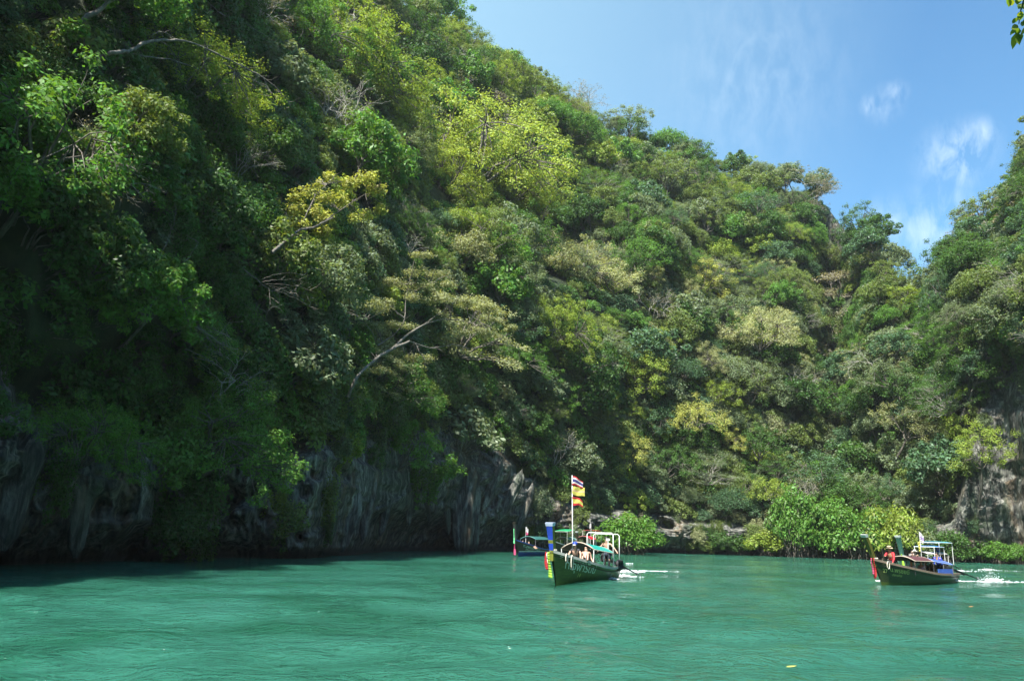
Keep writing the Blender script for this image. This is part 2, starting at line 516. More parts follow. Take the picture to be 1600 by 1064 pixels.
# ------------------------------------------------------------------ foliage materials
def leaf_material(name, trans=0.36, rough=0.55, spec=0.25):
    m, N, L, out = new_mat(name)
    at = N.new('ShaderNodeAttribute'); at.attribute_type = 'INSTANCER'; at.attribute_name = 'tint'
    geo = N.new('ShaderNodeNewGeometry')
    tc = N.new('ShaderNodeTexCoord')
    nz = N.new('ShaderNodeTexNoise'); nz.inputs['Scale'].default_value = 0.9; nz.inputs['Detail'].default_value = 2
    L.new(tc.outputs['Object'], nz.inputs['Vector'])
    ad = N.new('ShaderNodeMath'); ad.operation = 'MULTIPLY_ADD'
    L.new(geo.outputs['Random Per Island'], ad.inputs[0]); ad.inputs[1].default_value = 0.75; 
    ml = N.new('ShaderNodeMath'); ml.operation = 'MULTIPLY_ADD'
    L.new(nz.outputs['Fac'], ml.inputs[0]); ml.inputs[1].default_value = 1.3; ml.inputs[2].default_value = 0.0
    L.new(ml.outputs[0], ad.inputs[2])
    vs_ = N.new('ShaderNodeVectorMath'); vs_.operation = 'SCALE'
    L.new(at.outputs['Color'], vs_.inputs[0]); L.new(ad.outputs[0], vs_.inputs['Scale'])
    hsv = N.new('ShaderNodeHueSaturation')
    hm = N.new('ShaderNodeMapRange'); hm.inputs['To Min'].default_value = 0.478; hm.inputs['To Max'].default_value = 0.515
    L.new(geo.outputs['Random Per Island'], hm.inputs['Value'])
    L.new(hm.outputs[0], hsv.inputs['Hue']); L.new(vs_.outputs[0], hsv.inputs['Color'])
    b = N.new('ShaderNodeBsdfPrincipled')
    b.inputs['Roughness'].default_value = rough
    b.inputs['Specular IOR Level'].default_value = spec
    L.new(hsv.outputs[0], b.inputs['Base Color'])
    t = N.new('ShaderNodeBsdfTranslucent')
    tm = N.new('ShaderNodeMix'); tm.data_type = 'RGBA'; tm.blend_type = 'MULTIPLY'; tm.inputs[0].default_value = 1.0
    L.new(hsv.outputs[0], tm.inputs[6]); tm.inputs[7].default_value = (1.8, 1.7, 0.7, 1)
    L.new(tm.outputs[2], t.inputs['Color'])
    mx = N.new('ShaderNodeMixShader'); mx.inputs[0].default_value = trans
    L.new(b.outputs[0], mx.inputs[1]); L.new(t.outputs[0], mx.inputs[2])
    L.new(mx.outputs[0], out.inputs['Surface'])
    return m

def bark_material(name, c1, c2):
    m, N, L, out = new_mat(name)
    tc = N.new('ShaderNodeTexCoord')
    mp = N.new('ShaderNodeMapping'); mp.inputs['Scale'].default_value = (6, 6, 1.5)
    nz = N.new('ShaderNodeTexNoise'); nz.inputs['Scale'].default_value = 1; nz.inputs['Detail'].default_value = 5
    L.new(tc.outputs['Object'], mp.inputs[0]); L.new(mp.outputs[0], nz.inputs['Vector'])
    r = N.new('ShaderNodeValToRGB')
    r.color_ramp.elements[0].position = 0.35; r.color_ramp.elements[0].color = c1 + (1,)
    r.color_ramp.elements[1].position = 0.65; r.color_ramp.elements[1].color = c2 + (1,)
    L.new(nz.outputs['Fac'], r.inputs[0])
    b = N.new('ShaderNodeBsdfPrincipled'); b.inputs['Roughness'].default_value = 0.8
    L.new(r.outputs[0], b.inputs['Base Color'])
    bp = N.new('ShaderNodeBump'); bp.inputs['Strength'].default_value = 0.5; bp.inputs['Distance'].default_value = 0.03
    L.new(nz.outputs['Fac'], bp.inputs['Height']); L.new(bp.outputs[0], b.inputs['Normal'])
    L.new(b.outputs[0], out.inputs['Surface'])
    return m

LEAF = leaf_material('leaf')
LEAF_GLOSSY = leaf_material('glossy_leaf', 0.34, 0.5, 0.35)
BARK = bark_material('bark', (0.06, 0.05, 0.04), (0.17, 0.15, 0.12))
PALE_BARK = bark_material('pale_bark', (0.2, 0.18, 0.15), (0.42, 0.39, 0.34))

# ------------------------------------------------------------------ foliage geometry
class Leaves:
    def __init__(self): self.V = []
    def add(self, C, Nrm, size, rng, aspect=0.5):
        n = len(C)
        Nrm = Nrm / (np.linalg.norm(Nrm, axis=1, keepdims=True) + 1e-9)
        t = rng.normal(size=(n, 3)); t -= (t * Nrm).sum(1, keepdims=True) * Nrm
        t /= np.linalg.norm(t, axis=1, keepdims=True) + 1e-9
        b = np.cross(Nrm, t)
        s = size * rng.uniform(0.65, 1.3, (n, 1))
        a = s * aspect
        self.V.append(np.stack([C - t * s * 0.5, C + b * a * 0.5 - t * s * 0.05, C + t * s * 0.5, C - b * a * 0.5 - t * s * 0.05], 1))
    def mesh(self, name, mat):
        V = np.concatenate(self.V).reshape(-1, 3)
        me = np_mesh(name, V, np.arange(len(V)).reshape(-1, 4), False)
        me.materials.append(mat)
        return me

class Wood:
    def __init__(self): self.V, self.F, self.n = [], [], 0
    def tube(self, pts, rads, k=5):
        pts = np.asarray(pts, float); rads = np.asarray(rads, float)
        d = np.gradient(pts, axis=0); d /= np.linalg.norm(d, axis=1, keepdims=True) + 1e-9
        ref = np.array([0.31, 0.95, 0.1])
        a = np.cross(d, ref); a /= np.linalg.norm(a, axis=1, keepdims=True) + 1e-9
        b = np.cross(d, a)
        th = np.linspace(0, 2 * np.pi, k, endpoint=False)
        P = pts[:, None] + rads[:, None, None] * (np.cos(th)[None, :, None] * a[:, None] + np.sin(th)[None, :, None] * b[:, None])
        m = len(pts)
        i = np.arange(m - 1)[:, None]; j = np.arange(k)[None, :]
        F = np.stack([i * k + j, i * k + (j + 1) % k, (i + 1) * k + (j + 1) % k, (i + 1) * k + j], -1).reshape(-1, 4)
        self.V.append(P.reshape(-1, 3)); self.F.append(F + self.n); self.n += m * k
    def mesh(self, name, mat):
        me = np_mesh(name, np.concatenate(self.V), np.concatenate(self.F))
        me.materials.append(mat)
        return me

def bezier(p0, p1, p2, n):
    t = np.linspace(0, 1, n)[:, None]
    return (1 - t) ** 2 * p0 + 2 * t * (1 - t) * p1 + t * t * p2

def limb(W, p0, p2, r0, r1, rng, lift=0.25, n=6, jit=0.06, k=5):
    p0, p2 = np.asarray(p0, float), np.asarray(p2, float)
    L_ = np.linalg.norm(p2 - p0)
    mid = (p0 + p2) / 2 + np.array([0, 0, lift * L_]) + rng.normal(size=3) * jit * L_
    P = bezier(p0, mid, p2, n)
    P[1:-1] += rng.normal(size=(n - 2, 3)) * jit * 0.4 * L_
    W.tube(P, np.linspace(r0, r1, n), k)
    return P

def clump(Lv, c, rad, n, size, rng, up=0.45, aspect=0.5, fill=0.5, under=0.7):
    d = rng.normal(size=(n, 3)); d /= np.linalg.norm(d, axis=1, keepdims=True)
    d[:, 2] = np.where(d[:, 2] < 0, d[:, 2] * under, d[:, 2])
    r = rng.uniform(fill, 1.0, (n, 1)) ** 0.6
    ph = rng.uniform(0, 6, 3)
    bump = 1 + 0.22 * np.sin(d @ np.array([3.1, 1.7, 2.3]) * 2 + ph[0]) + 0.12 * np.sin(d @ np.array([-2.0, 4.1, 1.0]) * 3 + ph[1])
    C = np.asarray(c) + d * r * bump[:, None] * np.asarray(rad)
    Nn = d * 0.8 + np.array([0, 0, up]) + rng.normal(size=(n, 3)) * 0.55
    Lv.add(C, Nn, size, rng, aspect)

def tree_dome(seed, H, Rr, nclump, per, leaf, flat=0.75, crown_lo=0.35, aspect=0.5, up=0.45, spread=1.0, clr=(0.8, 1.35), fill=0.5, limbs=7, bark=0.11, mat=None):
    """a broad crown of many clumps carried by limbs from a forked trunk"""
    rng = np.random.default_rng(seed)
    Lv, W = Leaves(), Wood()
    fork = np.array([rng.normal() * 0.15, rng.normal() * 0.15, H * 0.38])
    limb(W, [0, 0, -1.2], fork, bark * 1.6, bark, rng, 0.0, 6, 0.03, 6)
    ends = []
    for i in range(limbs):
        a = i / limbs * 2 * np.pi + rng.uniform(-0.3, 0.3)
        e = np.array([math.cos(a) * Rr * 0.5, math.sin(a) * Rr * 0.5, H * rng.uniform(0.58, 0.8)])
        limb(W, fork, e, bark * 0.7, bark * 0.35, rng, 0.12, 6, 0.08)
        ends.append(e)
    ends.append(np.array([0, 0, H * 0.8])); limb(W, fork, ends[-1], bark * 0.7, bark * 0.35, rng, 0, 5, 0.08)
    ends = np.array(ends)
    lob = rng.uniform(0, 6.28, 4)
    for i in range(nclump):
        z = 1 - (i + 0.5) / nclump * (1 + crown_lo)
        a = i * 2.399963 + rng.uniform(-0.4, 0.4)
        q = math.sqrt(max(0.02, 1 - z * z))
        lobe = 1 + 0.2 * math.sin(2 * a + lob[0]) + 0.15 * math.sin(3 * a + lob[1])
        rad = rng.uniform(0.5, 1.0) if rng.random() < 0.85 else rng.uniform(1.0, 1.13)
        c = np.array([math.cos(a) * q * Rr * lobe * rad * spread, math.sin(a) * q * Rr * lobe * rad * spread, H * 0.62 + z * H * 0.38 * flat * rad * (1 + 0.1 * math.sin(a + lob[2]))])
        e = ends[np.argmin(((ends - c) ** 2).sum(1))]
        limb(W, e, c, bark * 0.3, bark * 0.1, rng, 0.05, 4, 0.06, 4)
        cr = rng.uniform(*clr) * Rr * 0.3 * (0.8 if rad > 1 else 1)
        clump(Lv, c, (cr, cr, cr * 0.88), int(per * rng.uniform(0.7, 1.3)), leaf, rng, up, aspect, fill)
    return Lv.mesh('crown', mat or LEAF), W.mesh('trunk', BARK)

def tree_umbrella(seed, H, Rr, tiers, per_tier, per, leaf, bark_mat, thin=0.4, bark=0.14):
    """spreading crown in flat feathery layers on long visible limbs"""
    rng = np.random.default_rng(seed)
    Lv, W = Leaves(), Wood()
    fork = np.array([0.2, 0.1, H * 0.3])
    limb(W, [0, 0, -1.2], fork, bark * 1.7, bark * 1.1, rng, 0, 6, 0.04, 6)
    for t in range(tiers):
        zt = H * (0.55 + 0.45 * t / max(1, tiers - 1))
        Rt = Rr * (1.0 - 0.35 * t / max(1, tiers - 1))
        for i in range(per_tier):
            a = (i + rng.uniform(-0.3, 0.3) + t * 0.5) / per_tier * 2 * np.pi
            rr = Rt * rng.uniform(0.35, 1.0)
            c = np.array([math.cos(a) * rr, math.sin(a) * rr, zt + rng.normal() * 0.25 - 0.12 * rr])
            mid = fork + (c - fork) * np.array([0.5, 0.5, 0.62])
            limb(W, fork, mid, bark * 0.55, bark * 0.35, rng, 0.1, 6, 0.08)
            limb(W, mid, c, bark * 0.35, bark * 0.12, rng, 0.1, 6, 0.1)
            for q in range(4):
                cc = c + rng.normal(size=3) * np.array([0.13, 0.13, 0.02]) * Rr
                limb(W, mid + (c - mid) * 0.5, cc, bark * 0.15, bark * 0.06, rng, 0.1, 4, 0.1, 4)
                w = Rr * rng.uniform(0.14, 0.26)
                clump(Lv, cc, (w, w, w * thin), int(per), leaf, rng, 1.3, 0.55, 0.1, 0.6)
    return Lv.mesh('crown', LEAF), W.mesh('trunk', bark_mat)

def tree_bare(seed, H, Rr, per, leaf, depth=5, bark=0.12, nfork=3):
    """fine branching skeleton with only a little foliage"""
    rng = np.random.default_rng(seed)
    Lv, W = Leaves(), Wood()
    def grow(p, d, L_, r, dep):
        d = d / np.linalg.norm(d)
        q = p + d * L_
        P = limb(W, p, q, r, r * 0.62, rng, 0.08, 4 if dep < 3 else 5, 0.1, 4 if dep < 3 else 5)
        if dep == 0:
            if per: clump(Lv, q, (0.45, 0.45, 0.2), per, leaf, rng, 1.0, 0.5, 0.1)
            return
        for i in range(nfork if dep > 1 else 2):
            nd = d + rng.normal(size=3) * 0.55
            nd[2] = nd[2] * 0.75 + 0.08
            grow(P[-1] if i else P[-2], nd, L_ * rng.uniform(0.62, 0.85), r * 0.6, dep - 1)
    s = H * 0.28
    grow(np.array([0, 0, -1.0]), np.array([0.05, 0, 1.0]), s + 1.0, bark, depth)
    cm = Lv.mesh('crown', LEAF) if per else None
    return cm, W.mesh('trunk', PALE_BARK)

def shrub(seed, Rr, nclump, per, leaf, flat=0.8, mat=None, stilts=False):
    rng = np.random.default_rng(seed)
    Lv, W = Leaves(), Wood()
    for i in range(nclump):
        a = i * 2.4 + rng.uniform(-0.4, 0.4)
        z = 1 - (i + 0.5) / nclump
        q = math.sqrt(1 - z * z)
        rad = rng.uniform(0.55, 1.0)
        c = np.array([math.cos(a) * q * Rr * rad, math.sin(a) * q * Rr * rad, 0.35 * Rr + z * Rr * flat * rad])
        limb(W, [c[0] * 0.25, c[1] * 0.25, -0.5], c, 0.05, 0.02, rng, 0.1, 5, 0.08, 4)
        if stilts:
            limb(W, [c[0] * 0.4, c[1] * 0.4, 0.3 * Rr], [c[0] * 0.75, c[1] * 0.75, -0.5], 0.04, 0.03, rng, 0.3, 5, 0.05, 4)
        cr = Rr * rng.uniform(0.25, 0.42)
        clump(Lv, c, (cr, cr, cr * 0.75), int(per * rng.uniform(0.7, 1.3)), leaf, rng, 0.6, 0.5, 0.35)
    return Lv.mesh('crown', mat or LEAF), W.mesh('trunk', BARK)

def creeper(seed, Wd, Ln, strands, per, leaf):
    """curtain of hanging growth; origin at the top, outward is -Y"""
    rng = np.random.default_rng(seed)
    Lv, W = Leaves(), Wood()
    for i in range(strands):
        x = rng.uniform(-Wd, Wd)
        l = Ln * rng.uniform(0.35, 1.0) * (1 - 0.5 * (x / Wd) ** 2)
        n = 8; ztop = rng.uniform(-1.4, 0.5) - 0.8 * abs(x / Wd)
        t = np.linspace(0, 1, n)
        P = np.stack([x + 0.2 * np.sin(t * 3 + i), -0.5 - 0.5 * np.sin(t * 2.6) - rng.uniform(0, 0.9) * (1 - t * 0.4), (0.6 + ztop) * (1 - t) - t * l], -1)
        W.tube(P, np.linspace(0.025, 0.01, n), 3)
        for p, tt in zip(P, t):
            w = 0.6 * (1 - 0.55 * tt)
            clump(Lv, p, (w, w * 0.8, w * 0.9), int(per), leaf, rng, 0.5, 0.5, 0.2, 1.0)
    return Lv.mesh('crown', LEAF), W.mesh('trunk', BARK)

P = {}   # kind -> list of (crown mesh, trunk mesh, crown centre height, crown radius, height)
def reg(key, cm_tm, cz, cr): P[key] = (cm_tm[0], cm_tm[1], cz, cr)
reg('dome0', tree_dome(1, 7.0, 3.3, 34, 190, 0.30), 4.6, 3.2)
reg('dome1', tree_dome(2, 6.2, 3.0, 30, 200, 0.27, flat=0.9), 4.1, 3.0)
reg('dome2', tree_dome(3, 7.6, 3.0, 36, 170, 0.34, flat=1.1, clr=(0.7, 1.2)), 5.0, 3.1)
reg('dome3', tree_dome(4, 6.0, 3.4, 38, 180, 0.26, flat=0.85), 3.6, 3.4)
reg('big0', tree_dome(5, 8.5, 3.6, 42, 120, 0.46, flat=1.1, clr=(0.6, 1.1), aspect=0.42, mat=LEAF_GLOSSY), 5.6, 3.7)
reg('big1', tree_dome(6, 7.0, 3.2, 34, 120, 0.42, flat=0.9, clr=(0.6, 1.1), aspect=0.5, mat=LEAF_GLOSSY), 4.6, 3.3)
reg('open0', tree_dome(7, 8.0, 4.2, 46, 85, 0.30, flat=0.85, clr=(0.45, 0.85), fill=0.1, up=1.0), 5.3, 4.2)
reg('open1', tree_dome(8, 9.0, 4.0, 50, 85, 0.26, flat=1.1, clr=(0.45, 0.8), fill=0.1, up=1.0), 6.0, 4.2)
reg('umb0', tree_umbrella(9, 7.5, 6.2, 4, 9, 60, 0.17, PALE_BARK), 5.4, 5.8)
reg('umb1', tree_umbrella(10, 6.5, 5.0, 3, 9, 70, 0.20, BARK), 4.8, 4.8)
reg('bare0', tree_bare(11, 8.0, 4.0, 4, 0.2, 5, 0.14), 5.0, 3.5)
reg('bare1', tree_bare(12, 7.0, 4.0, 14, 0.2, 5, 0.12), 4.6, 3.2)
reg('shrub0', shrub(13, 1.7, 14, 130, 0.22), 1.0, 1.7)
reg('shrub1', shrub(14, 2.0, 16, 90, 0.30, mat=LEAF_GLOSSY), 1.2, 2.0)
reg('creep0', creeper(15, 1.6, 4.2, 16, 26, 0.22), -1.5, 2.2)
reg('creep1', creeper(16, 2.2, 6.0, 20, 26, 0.24), -2.2, 3.0)
reg('grand0', tree_dome(21, 12.0, 7.0, 150, 130, 0.21, flat=0.95, clr=(0.3, 0.62), fill=0.1, up=0.9, limbs=9, bark=0.2), 7.8, 7.2)
reg('grand1', tree_dome(22, 12.0, 6.0, 120, 150, 0.24, flat=1.15, clr=(0.35, 0.7), fill=0.2, up=0.8, limbs=9, bark=0.2), 7.8, 6.6)
reg('wisp0', tree_dome(23, 8.0, 3.2, 40, 150, 0.19, flat=1.25, clr=(0.4, 0.95), fill=0.05, up=0.9), 5.2, 3.4)
reg('wisp1', tree_dome(24, 6.5, 3.8, 44, 140, 0.18, flat=0.9, clr=(0.4, 0.8), fill=0.05, up=1.1), 4.3, 3.9)
reg('mang0', shrub(17, 3.2, 30, 170, 0.33, 0.85, LEAF_GLOSSY, True), 1.9, 3.2)
reg('mang1', shrub(18, 2.6, 24, 170, 0.30, 1.15, LEAF_GLOSSY, True), 1.8, 2.8)
KEYS = list(P)
CZ = np.array([P[k][2] for k in KEYS]); CR = np.array([P[k][3] for k in KEYS])

# ------------------------------------------------------------------ palette (real leaf colours)
PAL = {
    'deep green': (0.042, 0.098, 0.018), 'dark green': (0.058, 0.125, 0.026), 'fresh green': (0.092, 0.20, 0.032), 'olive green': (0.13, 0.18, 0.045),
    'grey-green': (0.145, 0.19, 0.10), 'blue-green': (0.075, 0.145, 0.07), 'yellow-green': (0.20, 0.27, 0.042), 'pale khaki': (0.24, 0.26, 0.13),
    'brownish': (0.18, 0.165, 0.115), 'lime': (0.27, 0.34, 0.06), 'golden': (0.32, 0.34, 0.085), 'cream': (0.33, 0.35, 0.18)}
PN = list(PAL)
def pick_tint(rng, px, py, patch):
    """leaf colours by zone of the slope; the left mix is darkened for its shade"""
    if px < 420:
        w = [5, 5, 4, 1.5, 0.6, 1, 0.7, 0, 0.2, 0.2, 0, 0]  # left slope: its shade is put into darker leaf greens
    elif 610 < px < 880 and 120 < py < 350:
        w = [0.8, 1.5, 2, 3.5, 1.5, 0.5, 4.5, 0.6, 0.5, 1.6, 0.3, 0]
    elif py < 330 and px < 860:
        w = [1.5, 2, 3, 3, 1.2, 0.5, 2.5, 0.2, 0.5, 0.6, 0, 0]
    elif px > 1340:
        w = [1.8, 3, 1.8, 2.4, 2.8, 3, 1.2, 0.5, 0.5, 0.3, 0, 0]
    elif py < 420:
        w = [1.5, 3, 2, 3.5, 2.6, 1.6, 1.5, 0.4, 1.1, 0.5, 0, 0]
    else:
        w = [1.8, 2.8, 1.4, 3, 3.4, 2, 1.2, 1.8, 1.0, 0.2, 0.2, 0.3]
    w = np.array(w)
    i = int(np.searchsorted(np.cumsum(w) / w.sum(), (rng.random() * 0.75 + 0.25 * patch) % 1.0))
    return PN[min(i, len(PN) - 1)]

# ------------------------------------------------------------------ scatter over the slopes
rng = np.random.default_rng(77)
def area_sample(Pg, vlo, vhi, spacing, azmin, azmax, az_arr, v_arr):
    """roughly evenly spaced random points on a grid surface: one try per cell, thinned by a hash grid"""
    A = Pg[:-1, :-1]; B = Pg[1:, :-1]; C = Pg[:-1, 1:]
    ar = np.linalg.norm(np.cross(B - A, C - A), axis=-1)
    iaz = (az_arr[:-1] >= azmin) & (az_arr[:-1] <= azmax)
    iv = (v_arr[:-1] >= vlo) & (v_arr[:-1] <= vhi)
    ar = ar * iaz[:, None] * iv[None, :]
    n = int(ar.sum() / spacing ** 2 * 3)
    idx = rng.choice(ar.size, n, p=ar.ravel() / ar.sum())
    i, j = np.unravel_index(idx, ar.shape)
    u, w = rng.random(n)[:, None], rng.random(n)[:, None]
    pts = A[i, j] * (1 - u) * (1 - w) + B[i, j] * u * (1 - w) + C[i, j] * (1 - u) * w + Pg[i + 1, j + 1] * u * w
    nrm = np.cross(B[i, j] - A[i, j], C[i, j] - A[i, j]); nrm /= np.linalg.norm(nrm, axis=1, keepdims=True) + 1e-9
    nrm *= np.where((nrm * -pts).sum(1, keepdims=True) < 0, -1, 1) 
    keep, gridh = [], {}
    for k in range(n):
        p = pts[k]; c = tuple((p // spacing).astype(int))
        ok = True
        for dx in (-1, 0, 1):
            for dy in (-1, 0, 1):
                for dz in (-1, 0, 1):
                    for q in gridh.get((c[0] + dx, c[1] + dy, c[2] + dz), ()):
                        e = q - p
                        if e[0] * e[0] + e[1] * e[1] + e[2] * e[2] < (spacing * 0.8) ** 2: ok = False; break
                    if not ok: break
                if not ok: break
            if not ok: break
        if ok:
            gridh.setdefault(c, []).append(p); keep.append(k)
    return pts[keep], nrm[keep]

plants = []     # dict(pos, rot, scl, key, tint, name)
BARE = [(1302, 374, 30, 42), (1588, 700, 40, 150), (55, 690, 45, 60)]
def in_bare(px, py):
    return any(((px - a) / c) ** 2 + ((py - b) / d) ** 2 < 1 for a, b, c, d in BARE)

def place(p, n, key, scl, tint, lean=0.35, yaw=None, name=None, sxyz=None):
    up = Vector((0, 0, 1))
    ax = (up * (1 - lean) + Vector(n) * lean).normalized()
    q = up.rotation_difference(ax)
    yw = Matrix.Rotation(rng.uniform(0, 6.283) if yaw is None else yaw, 3, 'Z')
    e = (q.to_matrix() @ yw).to_euler()
    plants.append(dict(pos=np.array(p, float), rot=np.array(e[:]), scl=scl, key=key, tint=tint, ax=np.array(ax[:]), name=name, sx=sxyz or (1, 1, 1)))

# feature plants of the photograph: crown centre pixel, crown width in pixels, proto, tint, label
FEATURES = [
    # px, py, width, key, tint, name, label, category
    (752, 235, 215, 'grand0', 'lime', 'feathery_tree', 'large feathery lime-yellow tree glowing above all others high on the middle of the slope', (1.0, 1.0, 1.0)),
    (700, 290, 120, 'grand1', 'lime', 'feathery_tree', 'lower left neighbour of the big feathery lime-yellow tree, duller lime with dark limbs showing', None),
    (800, 290, 120, 'grand0', 'lime', 'feathery_tree', 'lower right neighbour of the big feathery lime-yellow tree', None),
    (560, 95, 180, 'grand1', 'yellow-green', 'broadleaf_tree', 'tall bright green drooping tree at the top edge left of the skyline', None),
    (480, 60, 150, 'grand1', 'fresh green', 'broadleaf_tree', 'broad fresh green tree at the top edge, left of the tall drooping one', None),
    (658, 95, 80, 'dome1', 'deep green', 'broadleaf_tree', 'almost black-green tree between the bright drooping tree and the far ridge', None),
    (725, 505, 150, 'umb1', 'pale khaki', 'spreading_tree', 'flat topped layered tree touching the right side of the wide one with arching limbs', None),
    (590, 575, 110, 'umb1', 'pale khaki', 'spreading_tree', 'small khaki layered tree just below the wide one with pale arching limbs', None),
    (880, 412, 130, 'grand0', 'cream', 'broadleaf_tree', 'cream flowering tree right of the slope centre', None),
    (955, 440, 90, 'wisp1', 'cream', 'broadleaf_tree', 'smaller cream flowering tree just right of the large cream one', None),
    (870, 520, 110, 'grand1', 'yellow-green', 'broadleaf_tree', 'soft yellow-green tree hanging below the large cream flowering tree', None),
    (1310, 455, 120, 'umb1', 'brownish', 'spreading_tree', 'brownish flat crowned tree with thin pale limbs below the bare grey rock patch', None),
    (1190, 520, 110, 'grand0', 'cream', 'broadleaf_tree', 'pale yellow broad crowned tree left of the brownish one', None),
    (1100, 440, 60, 'wisp0', 'golden', 'broadleaf_tree', 'small yellow leaved tree in the middle of the far slope', None),
    (1500, 385, 100, 'umb0', 'lime', 'spreading_tree', 'airy lime tree with dark forked limbs against the sky on the right hill', None),
    (1570, 350, 90, 'bare1', 'brownish', 'bare_tree', 'nearly leafless grey tree beside the airy lime tree on the right hill', None),
    (1535, 705, 75, 'wisp0', 'yellow-green', 'broadleaf_tree', 'yellow-green leafy tree spilling down beside the tall grey cliff at the right edge', None),
    (1425, 665, 90, 'wisp1', 'pale khaki', 'broadleaf_tree', 'khaki leaved tree low on the right hill', None),
    (1005, 595, 75, 'wisp0', 'yellow-green', 'broadleaf_tree', 'bright yellow-green feathery tree in the lower middle of the slope', None),
    (1085, 650, 80, 'wisp1', 'golden', 'broadleaf_tree', 'yellow leaved small tree low on the slope above the far rocks', None),
    (985, 712, 60, 'wisp0', 'golden', 'broadleaf_tree', 'small yellow tree low on the slope right of the flagpole', None),
    (1145, 685, 55, 'wisp1', 'golden', 'broadleaf_tree', 'small bright yellow tree low down left of the dark gully', None),
    (735, 665, 90, 'shrub1', 'grey-green', 'cliff_shrub', 'pale sunlit bush on the brow of the dark overhang', None),
    (640, 700, 110, 'open0', 'fresh green', 'cliff_shrub', 'bright green bush leaning out over the dark overhang', None),
    (672, 755, 75, 'creep1', 'fresh green', 'hanging_creeper', 'bright green spray hanging down the face of the dark overhang', None),
    (150, 690, 170, 'grand0', 'fresh green', 'broadleaf_tree', 'green leafy tree leaning over the dark rock at the lower left', None),
    (345, 690, 180, 'grand1', 'fresh green', 'broadleaf_tree', 'green leafy tree overhanging the cliff left of the overhang', None),
    (350, 590, 110, 'bare1', 'olive green', 'bare_tree', 'tangle of bare twigs with a few light leaves low on the left slope', None),
    (520, 170, 110, 'bare0', 'grey-green', 'bare_tree', 'leafless grey tree under the bright drooping tree at the top', None),
    (480, 560, 110, 'big1', 'grey-green', 'broadleaf_tree', 'glossy leaved grey-green tree left below the wide layered tree', None),
    (300, 120, 200, 'grand0', 'yellow-green', 'broadleaf_tree', 'yellow-green tree with orange tinged leaves at the upper left', None),
    (430, 110, 90, 'big1', 'grey-green', 'broadleaf_tree', 'shiny grey-green tree in the upper left', None),
    (1290, 545, 70, 'bare1', 'brownish', 'bare_tree', 'brown twiggy tree below the brownish flat crowned tree', None),
    (1020, 480, 60, 'bare0', 'brownish', 'bare_tree', 'leafless pale tree in the middle of the far slope', None),
    (590, 640, 80, 'open1', 'dark green', 'broadleaf_tree', 'dark green tree hanging just below the wide layered tree', None),
    (1260, 200, 0, None, None, None, None, None),
]
feature_recs = []
for px, py, wpx, key, tint, name, label, sx in FEATURES:
    if not key: continue
    hit, nrm, dist = ground_at(px, py)
    if hit is None: continue
    ck, rk = P[key][2], P[key][3]
    depth = dist * (-(CAM_M.to_3x3().transposed() @ ray(px, py)).z)
    scl = 1.22 * wpx * depth / FOC / (2 * rk)
    C = hit - ray(px, py) * rk * scl * 1.0
    n = Vector(nrm)
    if n.dot(C) > 0: n = -n
    ax = (Vector((0, 0, 0.75)) + n * 0.4).normalized() if not key.startswith('creep') else Vector((0, 0, 1))
    base = C - ax * ck * scl
    q = Vector((0, 0, 1)).rotation_difference(ax)
    yaw = rng.uniform(0, 6.28) if not key.startswith('creep') else math.atan2(-C.x, C.y)
    e = (q.to_matrix() @ Matrix.Rotation(yaw, 3, 'Z')).to_euler()
    plants.append(dict(pos=np.array(base[:]), rot=np.array(e[:]), scl=scl, key=key, tint=tint, ax=np.array(ax[:]), name=name, label=label, sx=(1, 1, 1), feature=True))
    feature_recs.append((px, py, wpx / 2))

# trees on the hillside
pts, nrms = area_sample(HP, 0.0, 1.1, 4.2, -62, 50, az_h, v_h)
pts2, nrms2 = area_sample(HP, 0.0, 1.1, 8.5, -180, -62, az_h, v_h)
pts3, nrms3 = area_sample(HP, 0.0, 1.1, 8.5, 50, 180, az_h, v_h)
pts = np.concatenate([pts, pts2, pts3]); nrms = np.concatenate([nrms, nrms2, nrms3])
patch = fbm(pts[:, 0] / 22, pts[:, 1] / 22, pts[:, 2] / 18, 91, 2) * 0.5 + 0.5
px_, py_, dz_ = project_np(pts)
far_n = len(pts2) + len(pts3)
for k in range(len(pts)):
    px, py = float(np.nan_to_num(px_[k], nan=-5000)), float(np.nan_to_num(py_[k], nan=-5000))
    if in_bare(px, py): continue
    dist = float(np.linalg.norm(pts[k]))
    # keep clear of the feature crowns (they get their own space) on the camera side
    if any((px - a) ** 2 + (py - b + 6) ** 2 < (r * 0.62) ** 2 for a, b, r in feature_recs): 
        if rng.random() < 0.85: continue
    t = rng.random()
    if t < 0.26: key = ['dome0', 'dome1', 'dome2', 'dome3'][rng.integers(4)]
    elif t < 0.45: key = ['big0', 'big1'][rng.integers(2)]
    elif t < 0.60: key = ['open0', 'open1'][rng.integers(2)]
    elif t < 0.86: key = ['wisp0', 'wisp1', 'wisp0', 'wisp1', 'grand0', 'grand1'][rng.integers(6)]
    elif t < 0.91: key = ['umb0', 'umb1'][rng.integers(2)]
    elif t < 0.97: key = ['bare0', 'bare1'][rng.integers(2)]
    else: key = 'dome2'
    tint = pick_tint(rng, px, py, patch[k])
    if key.startswith('bare'): tint = ['brownish', 'grey-green', 'pale khaki'][rng.integers(3)]
    s = rng.choice([0.7, 0.9, 1.12, 1.4], p=[0.28, 0.3, 0.25, 0.17]) * rng.uniform(0.9, 1.1)
    if key.startswith('umb'): s *= 0.75
    if key.startswith('grand'): s *= 0.5
    if k >= len(pts) - far_n: s *= 1.4
    if dist < 75: s *= 0.8
    place(pts[k] - nrms[k] * 0.3, nrms[k], key, s, tint, lean=0.42 if dist < 90 else 0.3)
